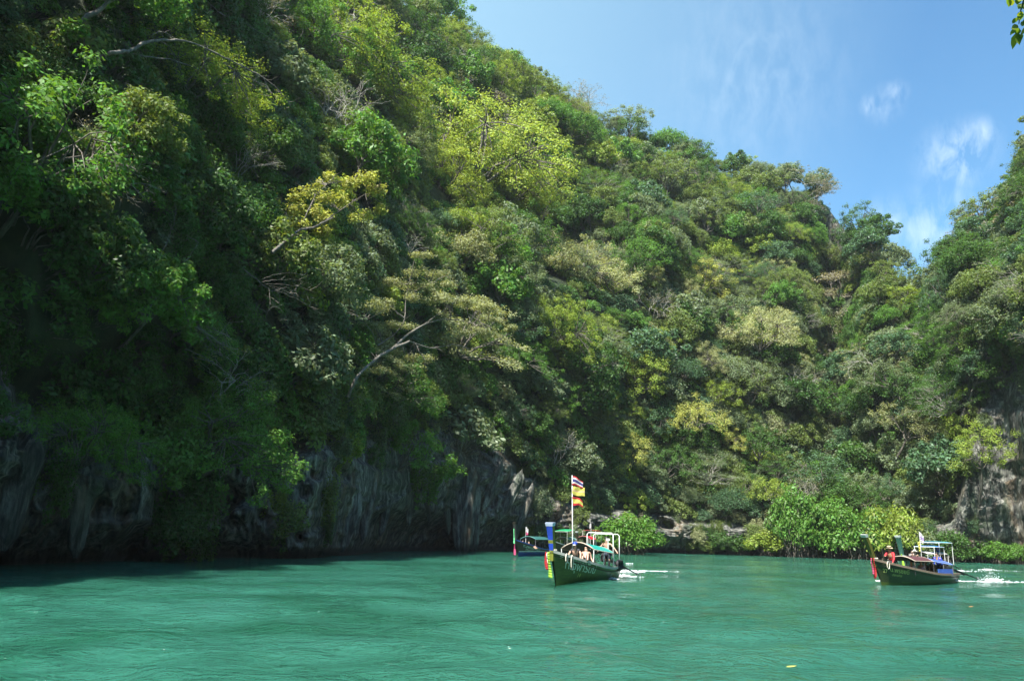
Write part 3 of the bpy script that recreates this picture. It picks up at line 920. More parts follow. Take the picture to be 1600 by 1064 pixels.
# bushes filling between them
pts, nrms = area_sample(HP, 0.0, 0.98, 2.25, -50, 46, az_h, v_h)
px_, py_, dz_ = project_np(pts)
patch = fbm(pts[:, 0] / 15, pts[:, 1] / 15, pts[:, 2] / 12, 191, 2) * 0.5 + 0.5
for k in range(len(pts)):
    if in_bare(px_[k], py_[k]): continue
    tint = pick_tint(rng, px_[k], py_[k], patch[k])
    place(pts[k], nrms[k], ['shrub0', 'shrub1'][rng.integers(2)], rng.uniform(0.7, 1.3), tint, lean=0.6)
# creepers and shrubs on the cliffs
veg = np.interp(az_all, [az_px(x) for x in (-100, 0, 90, 110, 380, 430, 560, 600, 700, 760, 820, 880, 1030, 1050, 1075, 1090, 1540, 1555, 1605, 1640)],
                [0.5, 0.45, 0.45, 0.9, 0.8, 0.45, 0.4, 0.45, 0.25, 0.3, 0.6, 0.9, 0.9, 0.35, 0.35, 0.95, 0.95, 0.2, 0.2, 0.7])
top = CL[:, -6]
for i in range(0, len(az_all)):
    d = float(np.linalg.norm(CL[i, -6]))
    step = 1.3 / (d * math.radians(abs(az_all[min(i + 1, len(az_all) - 1)] - az_all[i]) + 1e-6))
    if rng.random() > 1 / max(step, 1e-3): continue
    a = az_all[i]
    h = float(np.interp(a, cliff_az, cliff_hh))
    p = CL[i, -7]
    yaw = math.atan2(-p[0], p[1])
    q = project(p)
    ppx = q[0] if q else -3000
    if ppx and in_bare(ppx, q[1] if q else 0): continue
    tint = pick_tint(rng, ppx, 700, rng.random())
    if rng.random() < 0.35 + veg[i] * 0.6:
        place(p, (0, 0, 1), ['creep0', 'creep1'][rng.integers(2)], rng.uniform(0.6, 1.1) * min(1.0, h / 8), tint, 0.0, yaw)
    # lower on the face
    for q_ in range(4):
        if rng.random() < (veg[i] - 0.35) * 1.25:
            j = int(rng.uniform(0.25, 0.9) * (len(v_cl) - 1))
            p = CL[i, j]
            if p[2] < 1.2: continue
            outw = Vector((-p[0], -p[1], 0)).normalized()
            if rng.random() < 0.6:
                place(p, outw, ['shrub0', 'shrub1'][rng.integers(2)], rng.uniform(0.5, 1.0), pick_tint(rng, ppx, 700, rng.random()), 0.7)
            else:
                place(p + np.array([0, 0, 1.0]), (0, 0, 1), 'creep0', rng.uniform(0.4, 0.8), pick_tint(rng, ppx, 700, rng.random()), 0.0, yaw)

# mangrove bushes standing in the water
MANG = [  # px, waterline py, width px, key, tint, extra height, label
    (985, 865, 100, 'mang0', 'fresh green', 1.0, 'round mangrove bush in the water right of the green bowed boat'),
    (948, 862, 50, 'mang1', 'dark green', 0.9, 'darker mangrove behind the roof frame of the green bowed boat'),
    (1210, 868, 78, 'mang0', 'yellow-green', 0.85, 'light green mangrove at the left end of the far mangrove row'),
    (1262, 867, 80, 'mang1', 'fresh green', 1.55, 'tall mangrove second from the left end of the far mangrove row'),
    (1305, 869, 90, 'mang1', 'fresh green', 1.5, 'mangrove with pointed crown in the middle of the far mangrove row'),
    (1245, 862, 90, 'mang1', 'fresh green', 1.75, 'dark tall mangrove at the back of the far mangrove row'),
    (1352, 870, 95, 'mang0', 'fresh green', 1.35, 'broad rounded mangrove beside the second boat\'s bow'),
    (1395, 871, 90, 'mang0', 'yellow-green', 1.5, 'largest rounded mangrove behind the second boat'),
    (1440, 875, 60, 'mang1', 'grey-green', 1.2, 'grey-green mangrove left of the blue roofed boat'),
    (1490, 877, 60, 'mang1', 'dark green', 1.2, 'dark mangrove behind the blue roofed boat'),
    (1562, 879, 55, 'mang1', 'fresh green', 0.9, 'small mangrove at the foot of the tall grey cliff'),
    (1598, 879, 40, 'mang0', 'fresh green', 1.3, 'mangrove at the right edge of the photo'),
]
for px, py, wpx, key, tint, hh, label in MANG:
    hit = ground_at(px, py - 5)[0]
    w0 = water_pt(px, py); rr0 = min(math.hypot(hit.x, hit.y), w0.length) if hit is not None else w0.length
    w = Vector((w0.x, w0.y, 0)).normalized() * (rr0 - wpx * rr0 / FOC * 0.38 - (2.0 if px > 1000 else 0))
    depth = w.length * (-(CAM_M.to_3x3().transposed() @ ray(px, py)).z)
    scl = wpx * depth / FOC / (2 * P[key][3])
    plants.append(dict(pos=np.array(w[:]) + np.array([0, 0, -0.1]), rot=np.array([0, 0, rng.uniform(0, 6.28)]), scl=scl, key=key, tint=tint,
                       ax=np.array([0, 0, 1.0]), name='mangrove_bush', label=label, sx=(1, 1, hh), feature=True))

CUSTOM_C = [(655, 485, 120, 68), (515, 318, 88, 50)]
# low green growth down to the water along the far shore
for i, px in enumerate(list(range(1088, 1200, 16)) + list(range(1420, 1545, 18)) + list(range(870, 930, 18))):
    px = px + rng.uniform(-6, 6)
    hit = ground_at(px, float(np.interp(px, [800, 1035, 1200, 1400, 1600], [861, 862, 866, 873, 880])) - 6)[0]
    if hit is None: continue
    w = Vector((hit.x, hit.y, 0)).normalized() * (math.hypot(hit.x, hit.y) - 0.6)
    key = ['mang0', 'mang1', 'shrub1'][rng.integers(3)]
    plants.append(dict(pos=np.array(w[:]) + np.array([0, 0, 0.3 if key == 'shrub1' else -0.1]), rot=np.array([0, 0, rng.uniform(0, 6.28)]), scl=rng.uniform(0.4, 0.95) * (1.7 if key == 'shrub1' else 1), key=key,
                       tint=['dark green', 'deep green', 'deep green', 'olive green', 'grey-green'][rng.integers(5)], ax=np.array([0, 0, 1.0]), sx=(1, 1, 1)))
# keep the space in front of the featured crowns free
fc = [(p['pos'] + p['ax'] * P[p['key']][2] * p['scl'], P[p['key']][3] * p['scl']) for p in plants if p.get('feature')]
FX, FY, FZ = project_np(np.array([c for c, r in fc])); FR = np.array([r for c, r in fc]) * FOC / FZ
AC = np.array([p['pos'] + p['ax'] * P[p['key']][2] * p['scl'] for p in plants]); ARd = np.array([P[p['key']][3] * p['scl'] for p in plants])
AX, AY, AZ = project_np(AC)
kept = []
for k, p in enumerate(plants):
    if not p.get('feature') and AZ[k] == AZ[k]:
        rp = ARd[k] * FOC / AZ[k]
        d = np.hypot(FX - AX[k], FY - AY[k])
        sh = p['key'].startswith(('shrub', 'creep'))
        if not sh and False: pass
        gd = float(np.linalg.norm(AC[k]))
        blocked = False
        for cx_, cy_, rx_, ry_ in CUSTOM_C:
            if ((AX[k] - cx_) / (rx_ + rp * 0.5)) ** 2 + ((AY[k] - cy_) / (ry_ + rp * 0.5)) ** 2 < 1:
                gh = ground_at(AX[k], AY[k])[2] or 0
                if gd < gh - (5.0 if sh else 3.2): blocked = True
        if blocked: continue
        if np.any((d < FR * (0.35 if sh else 0.6) + rp * 0.35) & (AZ[k] < FZ - (FR * FZ / FOC * 0.3 if sh else 0)) & (AZ[k] > FZ - 40)): continue
    kept.append(p)
plants = kept

# ------------------------------------------------------------------ which plants show: splat discs into a small depth buffer
NPl = len(plants)
cen = np.array([p['pos'] + p['ax'] * P[p['key']][2] * p['scl'] for p in plants])
rad = np.array([P[p['key']][3] * p['scl'] * 0.9 for p in plants])
sx_, sy_, sz_ = project_np(cen)
S = 4
buf = np.full((1064 // S, 1600 // S), -1, int); zb = np.full(buf.shape, 1e9)
order = np.argsort(np.nan_to_num(sz_, nan=1e9))
for k in order:
    if not (sz_[k] < 600): continue
    r = rad[k] * FOC / sz_[k] / S
    cx, cy = sx_[k] / S, sy_[k] / S
    x0, x1, y0, y1 = int(max(0, cx - r)), int(min(buf.shape[1] - 1, cx + r)), int(max(0, cy - r)), int(min(buf.shape[0] - 1, cy + r))
    if x1 < x0 or y1 < y0: continue
    yy, xx = np.mgrid[y0:y1 + 1, x0:x1 + 1]
    mk = ((xx - cx) ** 2 + (yy - cy) ** 2 < r * r) & (buf[y0:y1 + 1, x0:x1 + 1] < 0)
    buf[y0:y1 + 1, x0:x1 + 1][mk] = k
cnt = np.bincount(buf[buf >= 0].ravel(), minlength=NPl)
KIND = {'dome': 'broadleaf_tree', 'big': 'broadleaf_tree', 'open': 'broadleaf_tree', 'umb': 'spreading_tree', 'wisp': 'broadleaf_tree', 'grand': 'broadleaf_tree', 'bare': 'bare_tree', 'shrub': 'cliff_shrub', 'creep': 'hanging_creeper', 'mang': 'mangrove_bush'}
for p in plants:
    if not p.get('name'): p['name'] = KIND[p['key'].rstrip('0123456789')]
single = [k for k in range(NPl) if plants[k].get('feature')]
by_cnt = sorted((k for k in range(NPl) if not plants[k].get('feature')), key=lambda k: -cnt[k])
quota = {'broadleaf_tree': 255, 'spreading_tree': 50, 'bare_tree': 20, 'cliff_shrub': 45, 'hanging_creeper': 45, 'mangrove_bush': 20, 'feathery_tree': 10}
for k in by_cnt:
    nm = plants[k]['name']
    if cnt[k] > 12 and quota[nm] > 0:
        quota[nm] -= 1; single.append(k)
single_set = set(single)

# ------------------------------------------------------------------ labels for the singled-out plants
marks = [(sx_[k], sy_[k], plants[k]['label'], k) for k in single if plants[k].get('feature')]
SHORT = {}
LM = [   # landmarks one can find in the photograph
    (752, 225, 'the big feathery lime tree'), (516, 312, 'the golden leaved tree'), (560, 95, 'the tall drooping tree'), (650, 480, 'the wide layered tree'),
    (885, 412, 'the cream flowering tree'), (1310, 455, 'the brownish flat crowned tree'), (1300, 375, 'the bare rock near the ridge'), (1500, 385, 'the airy lime tree'),
    (1590, 680, 'the tall grey cliff'), (1425, 665, 'the khaki leaved tree'), (1190, 520, 'the pale yellow tree'), (1005, 595, 'the yellow-green feathery tree'),
    (735, 665, 'the pale overhang bush'), (730, 800, 'the dripstone column'), (1320, 820, 'the far mangrove row'), (985, 835, 'the round mangrove bush'), (900, 770, 'the flagpole'),
    (1060, 830, 'the pale waterline rock'), (1320, 640, 'the dark gully'), (350, 690, 'the leafy overhanging tree'), (150, 690, 'the lower left leafy tree'), (350, 520, 'the bare twiggy tree'),
    (300, 120, 'the orange tinged tree'), (100, 250, 'the shaded upper left corner'), (100, 450, 'the dark left edge'), (740, 70, 'the left end of the skyline'), (1000, 210, 'the middle of the skyline'), (1250, 270, 'the knoll on the skyline'), (1400, 440, 'the notch between the hills'), (1100, 440, 'the small yellow tree')]
FORM = {'dome0': 'round crowned tree', 'dome1': 'dense crowned tree', 'dome2': 'upright bushy tree', 'dome3': 'low wide crowned tree', 'big0': 'tall large leaved tree', 'big1': 'large leaved tree',
        'open0': 'loose crowned tree', 'open1': 'tall loose crowned tree', 'umb0': 'layered flat crowned tree', 'umb1': 'small layered tree', 'bare0': 'leafless twiggy tree', 'bare1': 'sparse twiggy tree',
        'wisp0': 'slender feathery tree', 'wisp1': 'wide feathery tree', 'grand0': 'broad many limbed tree', 'grand1': 'tall many limbed tree', 'shrub0': 'fine leaved bush', 'shrub1': 'large leaved bush', 'creep0': 'short hanging creeper', 'creep1': 'long hanging creeper', 'mang0': 'mangrove', 'mang1': 'mangrove'}
DIRS = ['right of', 'upper right of', 'above', 'upper left of', 'left of', 'lower left of', 'below', 'lower right of']
ORD = ['', 'second nearest ', 'third nearest ', 'fourth nearest ', 'fifth nearest ', 'sixth nearest ', 'seventh nearest ', 'eighth nearest ', 'ninth nearest ', 'tenth nearest ']
fam = {}
for k in single:
    p = plants[k]
    if p.get('label'): continue
    x, y = sx_[k], sy_[k]
    d, li = min(((x - a) ** 2 + (y - b) ** 2, i) for i, (a, b, _) in enumerate(LM))
    a, b, t = LM[li]
    sec = int(round(math.atan2(b - y, x - a) / (math.pi / 4))) % 8
    fam.setdefault((p['tint'], FORM[p['key']], li, sec), []).append((d, k))
for (tint, form, li, sec), L_ in fam.items():
    L_.sort()
    for i, (d, k) in enumerate(L_):
        q = ORD[min(i, 9)]
        if len(L_) > 1 and i == 0: q = 'nearest '
        plants[k]['label'] = f"{q}{tint} {form} {DIRS[sec]} {LM[li][2]}"
CATS = {'broadleaf_tree': 'tree', 'spreading_tree': 'tree', 'feathery_tree': 'tree', 'bare_tree': 'tree', 'cliff_shrub': 'shrub', 'hanging_creeper': 'creeper', 'mangrove_bush': 'mangrove'}
GRP = {'broadleaf_tree': 'broadleaf trees on the slopes', 'spreading_tree': 'flat crowned trees on the slopes', 'feathery_tree': 'feathery lime trees', 'bare_tree': 'leafless trees on the slopes',
       'cliff_shrub': 'bushes on the cliffs', 'hanging_creeper': 'creepers hanging on the cliffs', 'mangrove_bush': 'mangroves at the waterline'}
src = {}
for k in single:
    p = plants[k]
    root = empty(p['name'], p['pos'], p['rot'])
    s = p['scl']
    root.scale = (s * p['sx'][0], s * p['sx'][1], s * p['sx'][2])
    tag(root, p['label'], CATS[p['name']], GRP[p['name']])
    cmesh, tmesh = P[p['key']][:2]
    for nm, mm in (('crown', cmesh), ('trunk', tmesh)):
        if mm is None: continue
        o = link(nm if 'creep' not in p['key'] else ('foliage' if nm == 'crown' else 'stem'), mm, None, root)
        o['tint'] = [float(c) for c in PAL[p['tint']]]
        src.setdefault((p['key'], nm), o)

# ------------------------------------------------------------------ everything else: one object, geometry-node instances
# (the forest that goes on between and behind the singled-out trees)
def forest_object(name, idx, label, cat):
    used = [k for k in KEYS if any(plants[i]['key'] == k for i in idx)]
    pos = np.array([plants[i]['pos'] for i in idx], np.float32)
    me = bpy.data.meshes.new(name)
    me.vertices.add(len(pos)); me.vertices.foreach_set('co', pos.ravel())
    a = me.attributes.new('tint', 'FLOAT_COLOR', 'POINT'); a.data.foreach_set('color', np.array([PAL[plants[i]['tint']] + (1,) for i in idx], np.float32).ravel())
    a = me.attributes.new('turn', 'FLOAT_VECTOR', 'POINT'); a.data.foreach_set('vector', np.array([plants[i]['rot'] for i in idx], np.float32).ravel())
    a = me.attributes.new('size', 'FLOAT', 'POINT'); a.data.foreach_set('value', np.array([plants[i]['scl'] for i in idx], np.float32))
    a = me.attributes.new('which', 'INT', 'POINT'); a.data.foreach_set('value', np.array([used.index(plants[i]['key']) for i in idx], np.int32))
    o = link(name, me)
    tag(o, label, cat, kind='stuff')
    g = bpy.data.node_groups.new(name, 'GeometryNodeTree')
    g.interface.new_socket('Geometry', in_out='INPUT', socket_type='NodeSocketGeometry')
    g.interface.new_socket('Geometry', in_out='OUTPUT', socket_type='NodeSocketGeometry')
    N, L = g.nodes, g.links
    gi, go = N.new('NodeGroupInput'), N.new('NodeGroupOutput')
    def named(nm, typ):
        n = N.new('GeometryNodeInputNamedAttribute'); n.data_type = typ; n.inputs['Name'].default_value = nm
        return n.outputs['Attribute']
    last = None
    join = N.new('GeometryNodeJoinGeometry')
    for i, k in enumerate(used):
        parts = []
        for nm in ('crown', 'trunk'):
            so = src.get((k, nm))
            if so is None: continue
            oi = N.new('GeometryNodeObjectInfo'); oi.transform_space = 'ORIGINAL'; oi.inputs['Object'].default_value = so
            parts.append(oi.outputs['Geometry'])
        jn = N.new('GeometryNodeJoinGeometry')
        for q in parts: L.new(q, jn.inputs[0])
        m2p = N.new('GeometryNodeMeshToPoints')
        iop = N.new('GeometryNodeInstanceOnPoints')
        cmp_ = N.new('FunctionNodeCompare'); cmp_.data_type = 'INT'; cmp_.operation = 'EQUAL'
        L.new(named('which', 'INT'), cmp_.inputs[2]); cmp_.inputs[3].default_value = i
        L.new(gi.outputs[0], iop.inputs['Points'])
        L.new(cmp_.outputs[0], iop.inputs['Selection'])
        L.new(jn.outputs[0], iop.inputs['Instance'])
        e2r = N.new('FunctionNodeEulerToRotation')
        L.new(named('turn', 'FLOAT_VECTOR'), e2r.inputs[0])
        L.new(e2r.outputs[0], iop.inputs['Rotation'])
        L.new(named('size', 'FLOAT'), iop.inputs['Scale'])
        L.new(iop.outputs[0], join.inputs[0])
    L.new(join.outputs[0], go.inputs[0])
    md = o.modifiers.new('instances', 'NODES'); md.node_group = g
    return o
# make sure every prototype has a source among the singled-out plants
for k in KEYS:
    if (k, 'trunk') not in src:
        cand = [i for i in range(NPl) if plants[i]['key'] == k and i not in single_set]
        if not cand: continue
        i = max(cand, key=lambda q: cnt[q]); p = plants[i]; single_set.add(i)
        root = empty(p['name'], p['pos'], p['rot']); root.scale = (p['scl'],) * 3
        tag(root, f"{p['tint']} {FORM[k]} almost hidden among the others", CATS[p['name']], GRP[p['name']])
        for nm, mm in (('crown', P[k][0]), ('trunk', P[k][1])):
            if mm is None: continue
            o = link(nm, mm, None, root); o['tint'] = [float(c) for c in PAL[p['tint']]]; src[(k, nm)] = o
rest_t = [i for i in range(NPl) if i not in single_set and plants[i]['name'] in ('broadleaf_tree', 'spreading_tree', 'bare_tree')]
rest_s = [i for i in range(NPl) if i not in single_set and plants[i]['name'] in ('cliff_shrub', 'hanging_creeper')]
forest_object('forest', rest_t, 'unbroken jungle canopy covering the slopes behind and between the nearer trees', 'forest')
forest_object('undergrowth', rest_s, 'low bushes and creepers filling the gaps between trees on slope and cliff', 'undergrowth')
print('PLANTS', NPl, 'single', len(single_set), 'visible', int((cnt > 0).sum()), {n: sum(1 for k in single_set if plants[k]['name'] == n) for n in CATS})
GREY_BARK = bark_material('grey_bark', (0.08, 0.07, 0.055), (0.21, 0.19, 0.155))
# ------------------------------------------------------------------ trees whose limbs are plainly seen in the photograph
def custom_tree(name, label, anchor, limbs, clumps, depth_off, tint, leaf, per, flat, barkmat=None, base_r=0.14, aspect=0.5, up=0.8):
    """limbs: pixel polylines with start/end radius; clumps: px, py, half width px, half height px; built at the slope's own distance"""
    hit, nrm, dist = ground_at(*anchor)
    D = dist - depth_off
    rng = np.random.default_rng(int(anchor[0] * 7 + anchor[1]))
    s = D / FOC
    origin = Vector((0, 0, CAM_H)) + ray(*anchor) * D
    root = empty(name, origin); tag(root, label, 'tree')
    gcache = {}
    def W3(px, py, dd=0.0):
        key = (round(px / 30), round(py / 30))
        if key not in gcache:
            gd = ground_at(key[0] * 30, key[1] * 30)[2]
            gcache[key] = min(D, (gd or 1e9) - depth_off * 0.9)
        near = [gcache[k] for k in gcache if abs(k[0] - key[0]) <= 1 and abs(k[1] - key[1]) <= 1]
        return np.array((Vector((0, 0, CAM_H)) + ray(px, py) * (sum(near) / len(near) + dd) - origin)[:])
    W = Wood(); tips = []
    for li, (pts, r0, r1) in enumerate(limbs):
        n = len(pts)
        dd = rng.uniform(-1.5, 1.5)
        Q = np.array([W3(x, y, dd * i / n + (2.5 if (i == 0 and li == 0) else 0)) for i, (x, y) in enumerate(pts)])
        # smooth the polyline
        t = np.linspace(0, n - 1, (n - 1) * 4 + 1)
        Q = np.stack([np.interp(t, np.arange(n), Q[:, k]) for k in range(3)], -1)
        for _ in range(2): Q[1:-1] = (Q[:-2] + 2 * Q[1:-1] + Q[2:]) / 4
        Q[1:-1] += rng.normal(size=(len(Q) - 2, 3)) * 0.03
        W.tube(Q, np.linspace(r0, r1, len(Q)) * 0.62 * (1 + 0.12 * rng.normal(size=len(Q))), 6)
        for _t in range(max(2, len(Q) // 3)):
            qa = Q[rng.integers(len(Q) // 3, len(Q))]; limb(W, qa, qa + rng.normal(size=3) * np.array([0.8, 0.5, 0.4]) + np.array([0, 0, 0.2]), 0.025, 0.006, rng, 0.1, 5, 0.12, 4)
        tips.append(Q)
    allp = np.concatenate(tips) if tips else np.zeros((1, 3))
    Lv = Leaves()
    for cx, cy, rx, ry in clumps:
        c = W3(cx, cy, rng.uniform(-1.5, 1.5))
        e = allp[np.argmin(((allp - c) ** 2).sum(1))]
        for q in range(3):
            cc = c + rng.normal(size=3) * np.array([rx * s * 0.4, rx * s * 0.4, ry * s * 0.3])
            limb(W, e, cc, 0.05, 0.012, rng, 0.12, 6, 0.08, 4)
        m = max(2, int(rx / 9))
        for q in range(m):
            cc = c + np.array([rng.uniform(-1, 1) * rx * s * 0.7, rng.uniform(-1, 1) * rx * s * 0.5, rng.uniform(-1, 1) * ry * s * 0.4])
            w = rx * s * rng.uniform(0.38, 0.65)
            clump(Lv, cc, (w, w, max(0.12, ry * s * flat)), per, leaf, rng, up, aspect, 0.1, 0.8)
    if clumps:
        o = link('crown', Lv.mesh('crown', LEAF), None, root); o['tint'] = list(PAL[tint])
    o = link('trunk', W.mesh('trunk', barkmat or GREY_BARK), None, root)
    return root
custom_tree('spreading_tree', 'wide layered tree with pale arching limbs in the middle of the slope', (640, 520),
    [([(545, 620), (560, 585), (588, 560), (612, 545), (640, 533)], 0.26, 0.18), ([(612, 545), (640, 520), (665, 505), (690, 499), (715, 500)], 0.2, 0.08), ([(640, 533), (672, 545), (685, 542), (715, 538), (735, 545)], 0.13, 0.05),
     ([(588, 560), (590, 540), (580, 515), (560, 495)], 0.11, 0.04), ([(590, 540), (620, 520), (633, 500), (634, 460), (640, 440)], 0.12, 0.04), ([(715, 500), (740, 505), (765, 515)], 0.08, 0.03), ([(665, 505), (700, 480), (715, 470)], 0.08, 0.03),
     ([(634, 470), (655, 450), (680, 440)], 0.06, 0.03), ([(735, 545), (765, 535), (790, 525)], 0.06, 0.02)],
    [(558, 478, 42, 10), (530, 485, 22, 8), (600, 470, 20, 8), (625, 438, 42, 9), (665, 425, 40, 10), (690, 445, 30, 9), (705, 470, 42, 9), (745, 482, 38, 9), (768, 500, 28, 8), (655, 468, 30, 8), (585, 510, 30, 7),
     (625, 508, 28, 7), (740, 520, 40, 8), (620, 550, 30, 7), (650, 558, 36, 7), (570, 575, 26, 8), (640, 575, 25, 7), (790, 515, 25, 7), (650, 400, 26, 9)],
    12.0, 'pale khaki', 0.19, 330, 0.75)
custom_tree('broadleaf_tree', 'golden yellow leaved tree standing out against the shaded left slope', (515, 320),
    [([(425, 395), (448, 375), (470, 358), (495, 354), (520, 340)], 0.2, 0.08), ([(470, 358), (480, 330), (492, 305), (510, 290)], 0.1, 0.03), ([(495, 354), (530, 330), (560, 310), (585, 295)], 0.09, 0.03), ([(448, 375), (450, 345), (445, 325)], 0.07, 0.03)],
    [(445, 325, 22, 12), (470, 300, 22, 12), (500, 282, 26, 13), (535, 280, 24, 12), (572, 282, 26, 12), (592, 298, 18, 12), (548, 308, 26, 12), (512, 312, 24, 12), (480, 330, 24, 12), (560, 335, 24, 12), (520, 345, 28, 12), (465, 350, 22, 10), (590, 330, 16, 10), (500, 365, 20, 9)],
    11.5, 'golden', 0.26, 230, 1.0, BARK, up=0.5)
custom_tree('bare_tree', 'bare pale branch arching out over the shaded forest at the upper left', (270, 80),
    [([(150, 92), (175, 82), (200, 82), (222, 68), (245, 62), (275, 63), (305, 68), (340, 85), (375, 102), (410, 120), (435, 140), (455, 165)], 0.2, 0.03), ([(200, 82), (235, 90), (275, 95), (310, 108), (335, 125), (355, 145)], 0.1, 0.025),
     ([(245, 62), (265, 72), (278, 100), (290, 135), (310, 152)], 0.05, 0.015), ([(240, 62), (238, 52), (258, 50), (275, 62)], 0.035, 0.02), ([(410, 120), (418, 138), (425, 150)], 0.04, 0.015), ([(375, 102), (395, 125), (398, 140)], 0.035, 0.012)],
    [], 7.5, 'brownish', 0.2, 10, 1)
custom_tree('bare_tree', 'bare curved branch crossing the top edge right of the arching pale branch', (370, 30),
    [([(318, -5), (335, 15), (355, 28), (380, 34), (400, 48), (425, 62)], 0.09, 0.02), ([(372, 32), (385, 45)], 0.03, 0.01)], [], 7.5, 'brownish', 0.2, 10, 1)
custom_tree('bare_tree', 'thick diagonal tree trunk at the very top left corner', (145, 25),
    [([(108, 55), (125, 35), (150, 18), (185, -5), (230, -30)], 0.22, 0.14)], [(150, -10, 30, 14), (110, 60, 30, 14), (210, -20, 30, 14)], 5.0, 'fresh green', 0.3, 120, 0.8, BARK)
custom_tree('bare_tree', 'pale tangle of drooping dead twigs above the lower left cliff', (345, 530),
    [([(255, 470), (290, 500), (315, 515), (345, 535), (362, 545)], 0.09, 0.02), ([(300, 505), (318, 520), (335, 540), (358, 560)], 0.04, 0.012), ([(300, 508), (305, 530), (330, 545), (365, 568)], 0.035, 0.01), ([(315, 515), (350, 522), (372, 535)], 0.03, 0.01),
     ([(290, 545), (320, 558), (345, 575), (365, 590)], 0.045, 0.012), ([(235, 480), (260, 445), (290, 410), (310, 380)], 0.06, 0.02), ([(235, 480), (270, 455), (305, 435)], 0.05, 0.02), ([(225, 460), (240, 420), (265, 370), (275, 330)], 0.06, 0.02)],
    [], 7.5, 'brownish', 0.2, 10, 1)
custom_tree('bare_tree', 'silvery dead twigs left of the wide layered tree', (440, 450),
    [([(380, 420), (405, 440), (425, 455), (440, 480)], 0.07, 0.02)] + [([(405 + 5 * i, 438 + 3 * i), (425 + 7 * i, 430 + 7 * i), (455 + 6 * i, 425 + 11 * i), (480 + 5 * i, 432 + 12 * i)], 0.03, 0.008) for i in range(6)] + [([(420, 450), (422, 475), (415, 495)], 0.035, 0.01), ([(424, 470), (440, 485), (450, 500)], 0.03, 0.01)],
    [], 7.5, 'brownish', 0.2, 10, 1)
# ------------------------------------------------------------------ plain materials
_pm = {}
def paint(name, col, rough=0.5, metal=0.0, grime=0.35, spec=0.5, trans=0.0):
    if name in _pm: return _pm[name]
    m, N, L, out = new_mat(name)
    b = N.new('ShaderNodeBsdfPrincipled')
    b.inputs['Roughness'].default_value = rough; b.inputs['Metallic'].default_value = metal
    b.inputs['Specular IOR Level'].default_value = spec
    tc = N.new('ShaderNodeTexCoord'); mp = N.new('ShaderNodeMapping'); mp.inputs['Scale'].default_value = (1.5, 1.5, 5)
    nz = N.new('ShaderNodeTexNoise'); nz.inputs['Scale'].default_value = 2.2; nz.inputs['Detail'].default_value = 6; nz.inputs['Roughness'].default_value = 0.65
    L.new(tc.outputs['Object'], mp.inputs[0]); L.new(mp.outputs[0], nz.inputs['Vector'])
    mr = N.new('ShaderNodeMapRange'); mr.inputs['From Min'].default_value = 0.3; mr.inputs['From Max'].default_value = 0.7
    mr.inputs['To Min'].default_value = 1 - grime; mr.inputs['To Max'].default_value = 1 + grime * 0.3
    L.new(nz.outputs['Fac'], mr.inputs['Value'])
    s = N.new('ShaderNodeVectorMath'); s.operation = 'SCALE'; s.inputs[0].default_value = col
    L.new(mr.outputs[0], s.inputs['Scale']); L.new(s.outputs[0], b.inputs['Base Color'])
    if trans:
        t = N.new('ShaderNodeBsdfTranslucent'); L.new(s.outputs[0], t.inputs['Color'])
        mx = N.new('ShaderNodeMixShader'); mx.inputs[0].default_value = trans
        L.new(b.outputs[0], mx.inputs[1]); L.new(t.outputs[0], mx.inputs[2]); L.new(mx.outputs[0], out.inputs['Surface'])
    else:
        L.new(b.outputs[0], out.inputs['Surface'])
    _pm[name] = m
    return m

class Geo:
    """collects faces of any size into one mesh with several materials"""
    def __init__(self): self.v, self.f, self.m = [], [], []
    def add(self, verts, faces, mi=0):
        o = len(self.v); self.v += [tuple(map(float, p)) for p in verts]
        self.f += [tuple(i + o for i in f) for f in faces]; self.m += [mi] * len(faces)
    def box(self, c, s, mi=0, rz=0.0, taper=1.0):
        x, y, z = s[0] / 2, s[1] / 2, s[2] / 2
        cs, sn = math.cos(rz), math.sin(rz)
        vs = []
        for k, tz in ((-1, 1.0), (1, taper)):
            for a, b in ((-1, -1), (1, -1), (1, 1), (-1, 1)):
                px, py = a * x * tz, b * y * tz
                vs.append((c[0] + px * cs - py * sn, c[1] + px * sn + py * cs, c[2] + k * z))
        self.add(vs, [(3, 2, 1, 0), (4, 5, 6, 7), (0, 1, 5, 4), (1, 2, 6, 5), (2, 3, 7, 6), (3, 0, 4, 7)], mi)
    def tube(self, pts, r, k=8, mi=0, cap=True):
        P = [Vector(p) for p in pts]; n = len(P)
        rs = [r] * n if isinstance(r, (int, float)) else r
        rows = []
        for i, p in enumerate(P):
            d = (P[min(i + 1, n - 1)] - P[max(i - 1, 0)]).normalized()
            ref = Vector((0, 0, 1)) if abs(d.z) < 0.9 else Vector((1, 0, 0))
            a = d.cross(ref).normalized(); b = d.cross(a)
            rows.append([p + (a * math.cos(t) + b * math.sin(t)) * rs[i] for t in [j * 2 * math.pi / k for j in range(k)]])
        vs = [v for row in rows for v in row]
        fs = [(i * k + j, i * k + (j + 1) % k, (i + 1) * k + (j + 1) % k, (i + 1) * k + j) for i in range(n - 1) for j in range(k)]
        if cap:
            fs += [tuple(range(k))[::-1], tuple((n - 1) * k + j for j in range(k))]
        self.add(vs, fs, mi)
    def build(self, name, mats, parent=None, smooth_=False, loc=None):
        me = bpy.data.meshes.new(name)
        me.from_pydata(self.v, [], self.f)
        for m in (mats if isinstance(mats, (list, tuple)) else [mats]): me.materials.append(m)
        me.polygons.foreach_set('material_index', self.m)
        if smooth_: me.polygons.foreach_set('use_smooth', [True] * len(self.f))
        me.update()
        o = bpy.data.objects.new(name, me); COL.objects.link(o)
        if parent: o.parent = parent
        if loc is not None: o.location = loc
        return o

